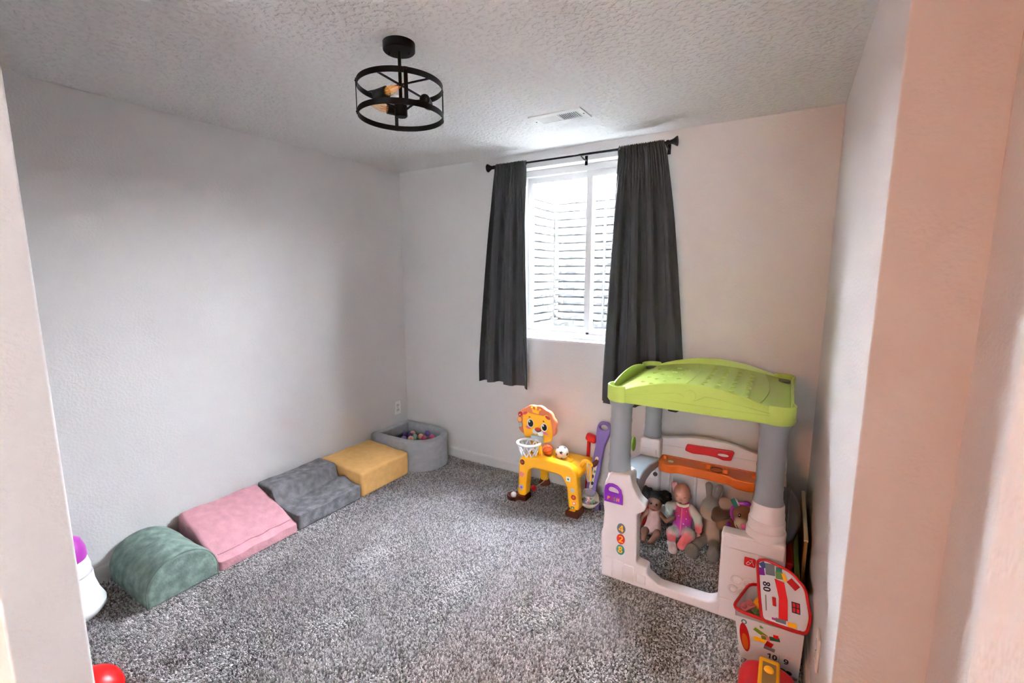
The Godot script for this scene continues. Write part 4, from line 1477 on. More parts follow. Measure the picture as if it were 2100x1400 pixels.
	for x in [2.40, 2.545, 2.69]:
		part(bw, "rib", tube_mesh(smooth_path([Vector3(x, 0.36, 0.150), Vector3(x, 0.2, 0.150), Vector3(x + 0.004, 0.12, 0.150), Vector3(x + 0.03, 0.095, 0.150), Vector3(x + 0.07, 0.09, 0.150)], 4), 0.010, 8), W)
	part(bw, "frieze_line", tube_mesh([Vector3(2.345, 0.515, 0.1485), Vector3(2.88, 0.515, 0.1485)], 0.0025, 6), W)
	var sign := round_poly([Vector2(2.475, 0.508), Vector2(2.52, 0.497), Vector2(2.60, 0.503), Vector2(2.66, 0.500), Vector2(2.69, 0.490), Vector2(2.735, 0.496), Vector2(2.743, 0.530), Vector2(2.748, 0.548), Vector2(2.74, 0.556), Vector2(2.484, 0.549)], 0.010, 3)
	var sp := part(bw, "red_panel", prism_mesh(sign, 0.146, 0.168, 0.004), M.red)
	part(sp, "mirror", prism_mesh(ellipse(Vector2(2.690, 0.524), Vector2(0.030, 0.008), 22, 0.02), 0.167, 0.1695), M.print_white)
	# orange play counter
	var cnt := round_poly([Vector2(2.342, 0.150), Vector2(2.342, 0.262), Vector2(2.36, 0.290), Vector2(2.42, 0.296), Vector2(2.455, 0.268), Vector2(2.60, 0.270), Vector2(2.74, 0.280), Vector2(2.775, 0.312), Vector2(2.84, 0.318), Vector2(2.885, 0.298), Vector2(2.888, 0.150)], 0.02, 4)
	var cg := Geo.new()
	cg.xf = Transform3D(Basis(Vector3.RIGHT, PI / 2), Vector3(0, 0.448, 0))
	cg.prism(PackedVector2Array(cnt), 0.0, 0.055, 0.010, 3)
	var counter := wpart(t, "play_counter", cg.done(38), M.orange)
	var lip := []
	for p in cnt:
		lip.append(Vector3(p.x, 0.447, p.y))
	part(counter, "lip", tube_mesh(lip, 0.0055, 8, true), M.orange)
	for e in [[2.367, 0.20, 0.012], [2.62, 0.215, 0.014], [2.715, 0.235, 0.016], [2.862, 0.22, 0.013]]:
		part(counter, "nub", rbox_mesh(Vector3(e[0] - e[2], 0.44, e[1] - e[2]), Vector3(e[0] + e[2], 0.470, e[1] + e[2]), 0.008), M.orange)
	part(counter, "dark_recess_disc", lathe_mesh([Vector2(0, 0.4478), Vector2(0.030, 0.4479), Vector2(0.033, 0.4505), Vector2(0.036, 0.451), Vector2(0.038, 0.448)], 24), M.brown, Vector3(2.667, 0, 0.222))  # dark brown disc stands in for the shaded recess in the counter
	part(counter, "spot", lathe_mesh([Vector2(0.016, 0.447), Vector2(0.016, 0.4495), Vector2(0, 0.4498)], 20), M.cream, Vector3(2.41, 0, 0.235))
	# grey arch between the left posts, with a green dial
	var arch := [Vector2(0.69, 0.36), Vector2(0.69, 0.505), Vector2(0.60, 0.515), Vector2(0.48, 0.507), Vector2(0.36, 0.480), Vector2(0.215, 0.450), Vector2(0.215, 0.395), Vector2(0.32, 0.415), Vector2(0.44, 0.435), Vector2(0.54, 0.435), Vector2(0.62, 0.405)]
	var ag := Geo.new()
	ag.xf = Transform3D(Basis(Vector3(0, 0, 1), Vector3(0, 1, 0), Vector3(-1, 0, 0)), Vector3.ZERO)
	ag.prism(PackedVector2Array(arch), -2.345, -2.215, 0.010, 3)
	wpart(t, "arch_ledge", ag.done(38), M.column_grey)
	wpart(t, "side_sill", rbox_mesh(Vector3(2.212, 0.0, 0.2), Vector3(2.26, 0.045, 0.70), 0.012), W)
	var dial := Geo.new()
	dial.ball(Vector3(2.225, 0.578, 0.40), Vector3(0.012, 0.045, 0.03), 18, 12)
	wpart(t, "leaf_dial", dial.done(180), M.leaf_green)
	# right side wall and the grey rounded basket outside it
	var sg := Geo.new()
	sg.xf = Transform3D(Basis(Vector3(0, 0, 1), Vector3(0, 1, 0), Vector3(-1, 0, 0)), Vector3.ZERO)
	sg.prism(PackedVector2Array(round_poly([Vector2(0.2, 0), Vector2(0.72, 0), Vector2(0.72, 0.40), Vector2(0.58, 0.52), Vector2(0.36, 0.54), Vector2(0.2, 0.5)], 0.05, 5)), -3.012, -2.965, 0.010, 3)
	wpart(t, "side_wall", sg.done(38), W)
	var bs := Geo.new()
	bs.ball(Vector3(3.0, 0.425, 0.56), Vector3(0.078, 0.135, 0.14), 30, 18)
	var bowl := wpart(t, "side_basket", bs.done(180), M.dark_grey)
	part(bowl, "basket_rim", tube_mesh(basket_ring(Vector3(3.022, 0.425, 0.56), 0.134, 0.139), 0.006, 8, true), M.dark_grey)
	build_roof(t)

func basket_ring(c: Vector3, ry: float, rz: float) -> Array:
	var out := []
	for i in 36:
		out.append(c + Vector3(0.0, cos(TAU * i / 36) * ry, sin(TAU * i / 36) * rz))
	return out

func roof_height(u: float) -> float:
	return 0.990 + 0.062 * (1.0 - u * u)

func build_roof(t: Node3D) -> void:
	var c := Vector2(2.607, 0.4925)
	var a := 0.408
	var b := 0.383
	var R := 0.066
	var ins := 0.010
	var notch := asin((R - ins) / R)
	# outline: corner lobes joined by sides set a little back; each point carries its rim height
	var pts := []
	var rim := []
	var n_side := 26
	var n_arc := 14
	for q in 4:
		var sx := [1, -1, -1, 1][q] as float
		var sz := [1, 1, -1, -1][q] as float
		var cc := Vector2(sx * (a - R), sz * (b - R))
		var mid := atan2(sz, sx)
		var half := PI / 4 + (PI / 2 - notch)
		for i in n_arc + 1:
			var th := mid - half + 2 * half * i / n_arc
			pts.append(c + cc + Vector2(cos(th), sin(th)) * R)
			rim.append(1.036)
		# side following this lobe, counter-clockwise in (x, z)
		var p0: Vector2 = pts[pts.size() - 1]
		var nx := [-1, -1, 1, 1][q] as float
		var nz := [1, -1, -1, 1][q] as float
		var p1: Vector2
		if q == 0 or q == 2:
			p1 = Vector2(c.x + nx * absf(p0.x - c.x), p0.y)
		else:
			p1 = Vector2(p0.x, c.y + nz * absf(p0.y - c.y))
		var rise: float = [0.060, 0.034, 0.060, 0.004][q]
		for i in range(0, n_side + 1):
			var f := float(i) / n_side
			pts.append(p0.lerp(p1, lerpf(0.004, 0.996, f)))
			rim.append(1.027 + rise * pow(sin(PI * f), 0.85))
	var n := pts.size()
	var poly := PackedVector2Array(pts)
	var g := Geo.new()
	var flip := Geometry2D.is_polygon_clockwise(poly)
	var dir := -1.0 if flip else 1.0
	var w := 0.011
	var in_pts := g.inset(poly, dir * w)
	var y0 := 0.955
	var q3 := func(p: Vector2, y: float) -> Vector3: return Vector3(p.x, y, p.y)
	var emit := func(p, q, r, s) -> void:
		g.quad(s, r, q, p)
	for i in n:
		var j := (i + 1) % n
		var bi := g.inset(poly, 0.0)
		emit.call(q3.call(bi[i].lerp(c, 0.012), y0), q3.call(bi[j].lerp(c, 0.012), y0), q3.call(bi[j], y0 + 0.010), q3.call(bi[i], y0 + 0.010))
		emit.call(q3.call(bi[i], y0 + 0.010), q3.call(bi[j], y0 + 0.010), q3.call(bi[j], rim[j] - 0.003), q3.call(bi[i], rim[i] - 0.003))
		emit.call(q3.call(bi[i], rim[i] - 0.003), q3.call(bi[j], rim[j] - 0.003), q3.call(bi[j].lerp(in_pts[j], 0.3), rim[j]), q3.call(bi[i].lerp(in_pts[i], 0.3), rim[i]))
		emit.call(q3.call(bi[i].lerp(in_pts[i], 0.3), rim[i]), q3.call(bi[j].lerp(in_pts[j], 0.3), rim[j]), q3.call(bi[j].lerp(in_pts[j], 0.8), rim[j]), q3.call(bi[i].lerp(in_pts[i], 0.8), rim[i]))
		var hi := roof_height((in_pts[i].x - c.x) / a)
		var hj := roof_height((in_pts[j].x - c.x) / a)
		emit.call(q3.call(bi[i].lerp(in_pts[i], 0.8), rim[i]), q3.call(bi[j].lerp(in_pts[j], 0.8), rim[j]), q3.call(in_pts[j], minf(hj, rim[j])), q3.call(in_pts[i], minf(hi, rim[i])))
		# top surface in rings towards the middle
		var prev_i: Vector2 = in_pts[i]
		var prev_j: Vector2 = in_pts[j]
		for s in range(1, 9):
			var f := s / 8.0
			var ni := in_pts[i].lerp(c, f)
			var nj := in_pts[j].lerp(c, f)
			var A: Vector3 = q3.call(prev_i, minf(roof_height((prev_i.x - c.x) / a), rim[i] if s == 1 else 9.0))
			var B: Vector3 = q3.call(prev_j, minf(roof_height((prev_j.x - c.x) / a), rim[j] if s == 1 else 9.0))
			var C: Vector3 = q3.call(nj, roof_height((nj.x - c.x) / a))
			var D: Vector3 = q3.call(ni, roof_height((ni.x - c.x) / a))
			if s == 8:
				g.tri(D, B, A)
			else:
				emit.call(A, B, C, D)
			prev_i = ni
			prev_j = nj
		# underside
		g.tri(q3.call(c, y0), q3.call(bi[i].lerp(c, 0.012), y0), q3.call(bi[j].lerp(c, 0.012), y0))
	var roof := wpart(t, "roof", g.done(40), M.roof_green)
	# column ends showing in the corner lobes
	for sx in [-1, 1]:
		for sz in [-1, 1]:
			var p := Vector3(c.x + sx * (a - R), 0, c.y + sz * (b - R))
			var h := roof_height((p.x - c.x) / a)
			part(roof, "column_cap", lathe_mesh([Vector2(0.044, h - 0.02), Vector2(0.044, h + 0.002), Vector2(0.040, h + 0.003), Vector2(0, h + 0.003)], 28), M.dark_grey, p)
	# moulded lines, scallops and pips on the roof
	for x in [2.535, 2.872]:
		var path := []
		for i in 15:
			var zz := lerpf(0.145, 0.84, i / 14.0)
			path.append(Vector3(x + 0.03 * sin(PI * i / 14.0), roof_height((x + 0.03 * sin(PI * i / 14.0) - c.x) / a) + 0.0005, zz))
		part(roof, "moulded_line", tube_mesh(path, 0.0022, 6), M.roof_green)
	for r in 4:
		for k in 6:
			var x := 2.62 + r * 0.062
			var z := 0.24 + k * 0.095 + (0.047 if r % 2 else 0.0)
			var path := []
			for i in 9:
				var th := PI * i / 8.0
				var px := x + 0.020 * sin(th)
				path.append(Vector3(px, roof_height((px - c.x) / a) + 0.001, z + 0.030 * cos(th)))
			part(roof, "scallop", tube_mesh(path, 0.0036, 6), M.roof_green)
	for r in 4:
		for k in 4:
			var x := 2.335 + r * 0.055
			var z := 0.30 + k * 0.12 + (0.06 if r % 2 else 0.0)
			part(roof, "pip", ball_mesh(Vector3(0.013, 0.005, 0.008), 12, 8), M.roof_green, Vector3(x, roof_height((x - c.x) / a), z))
	# moulded vine and disc on the front skirt
	var vine := []
	for i in 41:
		var f := i / 40.0
		var x := lerpf(2.30, 2.92, f)
		var y := 1.012 + 0.038 * pow(sin(PI * f), 1.2)
		if absf(f - 0.5) < 0.09:
			y = 1.012 + 0.038 - 0.028 * cos((f - 0.5) / 0.09 * PI / 2)
		vine.append(Vector3(x, y - 0.010, c.y + b - ins + 0.0005))
	part(roof, "moulded_line", tube_mesh(vine, 0.0022, 6), M.roof_green)
	part(roof, "moulded_line", tube_mesh([Vector3(2.30, 0.995, c.y + b - ins + 0.0005), Vector3(2.92, 0.992, c.y + b - ins + 0.0005)], 0.0018, 6), M.roof_green)
	part(roof, "moulded_disc", prism_mesh(ellipse(Vector2(2.60, 1.035), Vector2(0.026, 0.026), 26), c.y + b - ins - 0.003, c.y + b - ins + 0.003, 0.002), M.roof_green)

# ------------------------------------------------------------------ dolls and plush

func build_dolls() -> void:
	var skin1 := Color(0.20, 0.085, 0.05)
	# doll with black hair buns
	var t := thing("doll", "brown-skinned doll with black curly pigtails and a pale pink romper", "doll", Vector3(2.35, 0, 0.36))
	var P := [
		ell(Vector3(2.342, 0.195, 0.300), Vector3(0.043, 0.049, 0.043), skin1),
		ell(Vector3(2.344, 0.178, 0.312), Vector3(0.036, 0.032, 0.036), skin1),
		cap(Vector3(2.344, 0.165, 0.302), Vector3(2.345, 0.135, 0.305), 0.016, 0.018, skin1),
		cap(Vector3(2.345, 0.118, 0.310), Vector3(2.347, 0.05, 0.335), 0.032, 0.040, skin1),
		cap(Vector3(2.382, 0.130, 0.310), Vector3(2.425, 0.118, 0.345), 0.015, 0.0125, skin1),
		cap(Vector3(2.425, 0.118, 0.345), Vector3(2.462, 0.155, 0.362), 0.0125, 0.010, skin1),
		ell(Vector3(2.470, 0.163, 0.365), Vector3(0.012, 0.013, 0.010), skin1),
		cap(Vector3(2.305, 0.130, 0.310), Vector3(2.280, 0.090, 0.330), 0.015, 0.0125, skin1),
		cap(Vector3(2.280, 0.090, 0.330), Vector3(2.272, 0.050, 0.350), 0.0125, 0.010, skin1),
		ell(Vector3(2.271, 0.040, 0.354), Vector3(0.010, 0.013, 0.010), skin1),
		cap(Vector3(2.325, 0.040, 0.345), Vector3(2.315, 0.050, 0.402), 0.024, 0.020, skin1),
		cap(Vector3(2.315, 0.050, 0.402), Vector3(2.318, 0.022, 0.448), 0.020, 0.013, skin1),
		cap(Vector3(2.318, 0.018, 0.452), Vector3(2.322, 0.022, 0.474), 0.014, 0.011, skin1),
		cap(Vector3(2.372, 0.042, 0.345), Vector3(2.386, 0.052, 0.398), 0.024, 0.020, skin1),
		cap(Vector3(2.386, 0.052, 0.398), Vector3(2.366, 0.022, 0.442), 0.020, 0.013, skin1),
		cap(Vector3(2.366, 0.018, 0.446), Vector3(2.358, 0.022, 0.468), 0.014, 0.011, skin1),
		ell(Vector3(2.347, 0.186, 0.348), Vector3(0.006, 0.006, 0.006), skin1),
		ell(Vector3(2.302, 0.188, 0.305), Vector3(0.006, 0.010, 0.008), skin1)]
	var body := wpart(t, "body", blob(P, 0.004, 0.010), M.skin)
	for x in [2.331, 2.361]:
		part(body, "eye", ball_mesh(Vector3(0.0065, 0.0072, 0.0035), 12, 8), M.eye, Vector3(x, 0.200, 0.3415 - absf(x - 2.342) * 0.1))
	part(body, "mouth", ball_mesh(Vector3(0.008, 0.0045, 0.003), 12, 8), M.lips, Vector3(2.348, 0.170, 0.3455))
	var wc := Color(1, 1, 1)
	var romper := wpart(t, "romper", blob([cap(Vector3(2.345, 0.126, 0.309), Vector3(2.346, 0.105, 0.314), 0.034, 0.037, wc), cap(Vector3(2.346, 0.095, 0.318), Vector3(2.347, 0.050, 0.338), 0.040, 0.048, wc), cap(Vector3(2.330, 0.046, 0.345), Vector3(2.326, 0.048, 0.365), 0.030, 0.029, wc), cap(Vector3(2.366, 0.048, 0.345), Vector3(2.370, 0.050, 0.365), 0.030, 0.029, wc), cap(Vector3(2.318, 0.136, 0.306), Vector3(2.318, 0.150, 0.306), 0.009, 0.006, wc), cap(Vector3(2.371, 0.136, 0.306), Vector3(2.371, 0.150, 0.306), 0.009, 0.006, wc)], 0.004, 0.010), M.romper)
	for i in 6:
		var x := 2.318 + i * 0.011
		part(romper, "pleat", tube_mesh([Vector3(x, 0.100, 0.352 - absf(x - 2.346) * 0.35), Vector3(x + (x - 2.346) * 0.15, 0.062, 0.380 - absf(x - 2.346) * 0.35)], 0.0018, 5), M.romper)
	var rng := RandomNumberGenerator.new()
	rng.seed = 4
	var hair := [ell(Vector3(2.342, 0.224, 0.284), Vector3(0.050, 0.034, 0.044), wc), ell(Vector3(2.342, 0.20, 0.272), Vector3(0.047, 0.045, 0.035), wc), ell(Vector3(2.284, 0.232, 0.288), Vector3(0.036, 0.042, 0.036), wc), ell(Vector3(2.398, 0.236, 0.288), Vector3(0.036, 0.044, 0.036), wc)]
	for i in 44:
		var c := Vector3(2.284, 0.232, 0.288) if i % 2 else Vector3(2.398, 0.236, 0.288)
		var d := Vector3(rng.randfn(), rng.randfn(), rng.randfn()).normalized() * 0.037
		hair.append(ell(c + d, Vector3.ONE * rng.randf_range(0.007, 0.012), wc))
	wpart(t, "hair", blob(hair, 0.0045, 0.004), M.hair)
	# bald baby doll in a starry suit
	t = thing("baby_doll", "bald baby doll in a pink and magenta starry zip suit", "doll", Vector3(2.50, 0, 0.35))
	var s2 := Color(0.50, 0.22, 0.16)
	var pk := Color(0.62, 0.05, 0.16)
	var mg := Color(0.50, 0.05, 0.36)
	var mint := Color(0.55, 0.62, 0.58)
	var coral := Color(0.70, 0.15, 0.16)
	var white := Color(0.68, 0.62, 0.55)
	P = [
		ell(Vector3(2.494, 0.293, 0.290), Vector3(0.047, 0.054, 0.050), s2), ell(Vector3(2.497, 0.268, 0.306), Vector3(0.041, 0.034, 0.040), s2), ell(Vector3(2.540, 0.275, 0.285), Vector3(0.007, 0.014, 0.010), s2), ell(Vector3(2.498, 0.268, 0.346), Vector3(0.007, 0.006, 0.006), s2),
		cap(Vector3(2.500, 0.25, 0.287), Vector3(2.506, 0.215, 0.287), 0.020, 0.022, s2),
		ell(Vector3(2.606, 0.098, 0.368), Vector3(0.012, 0.018, 0.012), s2), cap(Vector3(2.608, 0.092, 0.372), Vector3(2.600, 0.078, 0.380), 0.006, 0.005, s2), cap(Vector3(2.614, 0.092, 0.370), Vector3(2.612, 0.076, 0.376), 0.006, 0.005, s2)]
	body = wpart(t, "head", blob(P, 0.004, 0.010), M.skin)
	for x in [2.479, 2.515]:
		part(body, "eyelid", tube_mesh(smooth_path([Vector3(x - 0.009, 0.288, 0.3335), Vector3(x, 0.2845, 0.338), Vector3(x + 0.009, 0.287, 0.3335)], 3), 0.0018, 5), M.lips)
	part(body, "mouth", ball_mesh(Vector3(0.009, 0.0035, 0.003), 12, 8), M.lips, Vector3(2.497, 0.250, 0.342))
	var suit := [
		cap(Vector3(2.506, 0.205, 0.290), Vector3(2.510, 0.15, 0.308), 0.042, 0.050, pk), cap(Vector3(2.510, 0.14, 0.312), Vector3(2.513, 0.085, 0.335), 0.050, 0.054, mg),
		cap(Vector3(2.548, 0.205, 0.288), Vector3(2.588, 0.180, 0.312), 0.024, 0.024, white), cap(Vector3(2.590, 0.176, 0.314), Vector3(2.602, 0.146, 0.335), 0.024, 0.023, mint), cap(Vector3(2.604, 0.138, 0.342), Vector3(2.606, 0.118, 0.356), 0.021, 0.019, coral),
		cap(Vector3(2.462, 0.205, 0.290), Vector3(2.432, 0.205, 0.318), 0.024, 0.024, white), cap(Vector3(2.430, 0.202, 0.322), Vector3(2.436, 0.180, 0.345), 0.023, 0.021, mint),
		cap(Vector3(2.488, 0.078, 0.350), Vector3(2.470, 0.085, 0.395), 0.034, 0.032, mint), cap(Vector3(2.468, 0.080, 0.402), Vector3(2.476, 0.055, 0.430), 0.029, 0.024, coral),
		cap(Vector3(2.540, 0.080, 0.350), Vector3(2.566, 0.105, 0.400), 0.034, 0.033, mint), cap(Vector3(2.562, 0.100, 0.412), Vector3(2.535, 0.055, 0.455), 0.030, 0.024, coral)]
	var sm := wpart(t, "zip_suit", blob(suit, 0.0045, 0.010), M.plush)
	part(sm, "zip", tube_mesh(smooth_path([Vector3(2.507, 0.225, 0.334), Vector3(2.509, 0.17, 0.356), Vector3(2.512, 0.11, 0.384), Vector3(2.513, 0.08, 0.392)], 4), 0.003, 6), M.coral)
	part(sm, "collar", tube_mesh(ring_path(Vector3(2.504, 0.226, 0.294), 0.028, 0.030, 20), 0.010, 8, true), M.cream)
	for e in [[2.480, 0.19, 0.333], [2.530, 0.20, 0.328], [2.535, 0.165, 0.349], [2.484, 0.15, 0.350], [2.540, 0.125, 0.367], [2.486, 0.115, 0.371], [2.525, 0.14, 0.368], [2.495, 0.175, 0.352], [2.54, 0.085, 0.395 - 0.012], [2.570, 0.10, 0.438], [2.548, 0.075, 0.462], [2.555, 0.115, 0.430]]:
		part(sm, "star", ball_mesh(Vector3.ONE * 0.0042, 6, 4), M.white, Vector3(e[0], e[1], e[2]))
	wpart(t, "bootee", blob([cap(Vector3(2.480, 0.040, 0.438), Vector3(2.492, 0.026, 0.470), 0.022, 0.026, Color(0.66, 0.5, 0.48)), ell(Vector3(2.470, 0.045, 0.445), Vector3(0.018, 0.016, 0.014), Color(0.7, 0.65, 0.6)), ell(Vector3(2.488, 0.050, 0.452), Vector3(0.016, 0.012, 0.012), Color(0.7, 0.65, 0.6))], 0.004, 0.004), M.plush)
	wpart(t, "hood_ear", blob([cap(Vector3(2.452, 0.275, 0.268), Vector3(2.446, 0.318, 0.262), 0.016, 0.022, Color(0.55, 0.25, 0.25))], 0.005, 0.004), M.plush)
	# rabbit
	t = thing("plush_rabbit", "grey and cream plush rabbit with upright ears and big feet", "plush toy", Vector3(2.66, 0, 0.35))
	var gy := Color(0.20, 0.17, 0.14)
	var lg := Color(0.26, 0.25, 0.24)
	var cr := Color(0.42, 0.29, 0.22)
	var br := Color(0.10, 0.055, 0.035)
	P = [
		ell(Vector3(2.660, 0.250, 0.285), Vector3(0.056, 0.050, 0.052), lg), ell(Vector3(2.636, 0.222, 0.300), Vector3(0.036, 0.042, 0.042), cr), ell(Vector3(2.664, 0.214, 0.318), Vector3(0.034, 0.030, 0.030), cr),
		cap(Vector3(2.642, 0.285, 0.268), Vector3(2.632, 0.350, 0.235), 0.014, 0.020, lg), cap(Vector3(2.676, 0.285, 0.268), Vector3(2.690, 0.350, 0.235), 0.014, 0.020, lg),
		cap(Vector3(2.672, 0.175, 0.300), Vector3(2.686, 0.085, 0.340), 0.034, 0.040, cr), cap(Vector3(2.650, 0.165, 0.290), Vector3(2.650, 0.075, 0.315), 0.034, 0.040, br),
		cap(Vector3(2.690, 0.075, 0.350), Vector3(2.698, 0.070, 0.400), 0.028, 0.028, gy), ell(Vector3(2.699, 0.042, 0.432), Vector3(0.033, 0.042, 0.032), lg),
		cap(Vector3(2.640, 0.075, 0.350), Vector3(2.616, 0.072, 0.416), 0.026, 0.028, gy), ell(Vector3(2.592, 0.046, 0.462), Vector3(0.038, 0.042, 0.036), gy)]
	body = wpart(t, "body", blob(P, 0.005, 0.012), M.plush)
	for e in [[2.638, 0.318, 0.262, 0.12], [2.683, 0.318, 0.262, -0.15]]:
		var ie := part(body, "inner_ear", ball_mesh(Vector3(0.008, 0.032, 0.006), 14, 10), M.romper, Vector3(e[0], e[1], e[2]))
		ie.rotation = Vector3(-0.45, 0, e[3])
	# dog
	t = thing("plush_dog", "brown plush puppy with pink nose and magenta headband", "plush toy", Vector3(2.80, 0, 0.36))
	var db := Color(0.24, 0.12, 0.07)
	var dk := Color(0.085, 0.045, 0.03)
	P = [
		ell(Vector3(2.832, 0.300, 0.385), Vector3(0.058, 0.062, 0.056), db), ell(Vector3(2.828, 0.262, 0.428), Vector3(0.040, 0.036, 0.032), Color(0.55, 0.42, 0.30)),
		ell(Vector3(2.805, 0.130, 0.345), Vector3(0.062, 0.130, 0.060), db), cap(Vector3(2.775, 0.215, 0.370), Vector3(2.722, 0.190, 0.368), 0.030, 0.026, db),
		cap(Vector3(2.790, 0.325, 0.362), Vector3(2.735, 0.318, 0.350), 0.026, 0.034, cr), cap(Vector3(2.775, 0.290, 0.365), Vector3(2.705, 0.250, 0.352), 0.026, 0.034, dk), cap(Vector3(2.705, 0.250, 0.352), Vector3(2.690, 0.220, 0.352), 0.034, 0.024, dk)]
	body = wpart(t, "body", blob(P, 0.005, 0.010), M.plush)
	part(body, "nose", ball_mesh(Vector3(0.015, 0.016, 0.012), 14, 10), M.blush, Vector3(2.838, 0.264, 0.460))
	for x in [2.815, 2.862]:
		var ey := part(body, "eye", ball_mesh(Vector3(0.008, 0.012, 0.005), 14, 10), M.eye, Vector3(x, 0.308, 0.4375 - absf(x - 2.832) * 0.15))
		part(ey, "glint", ball_mesh(Vector3(0.003, 0.004, 0.002), 8, 6), M.white, Vector3(-0.002, 0.004, 0.0045))
	part(body, "smile", tube_mesh(smooth_path([Vector3(2.803, 0.262, 0.452), Vector3(2.812, 0.246, 0.458), Vector3(2.826, 0.236, 0.459), Vector3(2.842, 0.238, 0.459)], 4), 0.002, 5), M.black)
	var band := []
	for i in 28:
		var a := TAU * i / 28.0
		band.append(Vector3(2.832 + cos(a) * 0.061, 0.300 + sin(a) * 0.065, 0.398 + sin(a) * 0.004))
	var hb := part(body, "headband", tube_mesh(band, 0.008, 8, true), M.magenta)
	part(hb, "bow", ball_mesh(Vector3(0.020, 0.012, 0.012), 14, 8), M.deep_purple, Vector3(2.842, 0.370, 0.402))
	part(body, "ear_tip", ball_mesh(Vector3(0.012, 0.022, 0.008), 12, 8), M.deep_purple, Vector3(2.762, 0.218, 0.396))
	var tagp := part(body, "hang_tag", rbox_mesh(Vector3(-0.012, -0.022, -0.001), Vector3(0.012, 0.022, 0.001), 0.001, 1), M.teal, Vector3(2.783, 0.362, 0.412))
	tagp.rotation = Vector3(-0.2, 0.25, 0.5)
	part(tagp, "tag_edge", rbox_mesh(Vector3(0.011, -0.022, -0.002), Vector3(0.018, 0.022, 0.001), 0.001, 1), M.print_white)
	# red cloth bag tucked behind the first doll
	t = thing("toy_backpack", "small red cloth backpack behind the doll with pigtails", "backpack", Vector3(2.295, 0, 0.262))
	part(t, "pouch", rbox_mesh(Vector3(-0.045, 0.0, -0.035), Vector3(0.05, 0.20, 0.012), 0.02, 4), M.red)
	part(t, "strap", tube_mesh(smooth_path([Vector3(-0.02, 0.19, 0.008), Vector3(-0.035, 0.21, 0.014), Vector3(-0.04, 0.15, 0.02), Vector3(-0.03, 0.06, 0.014)], 4), 0.005, 6), M.red)

# ------------------------------------------------------------------ bag of blocks and odd toys

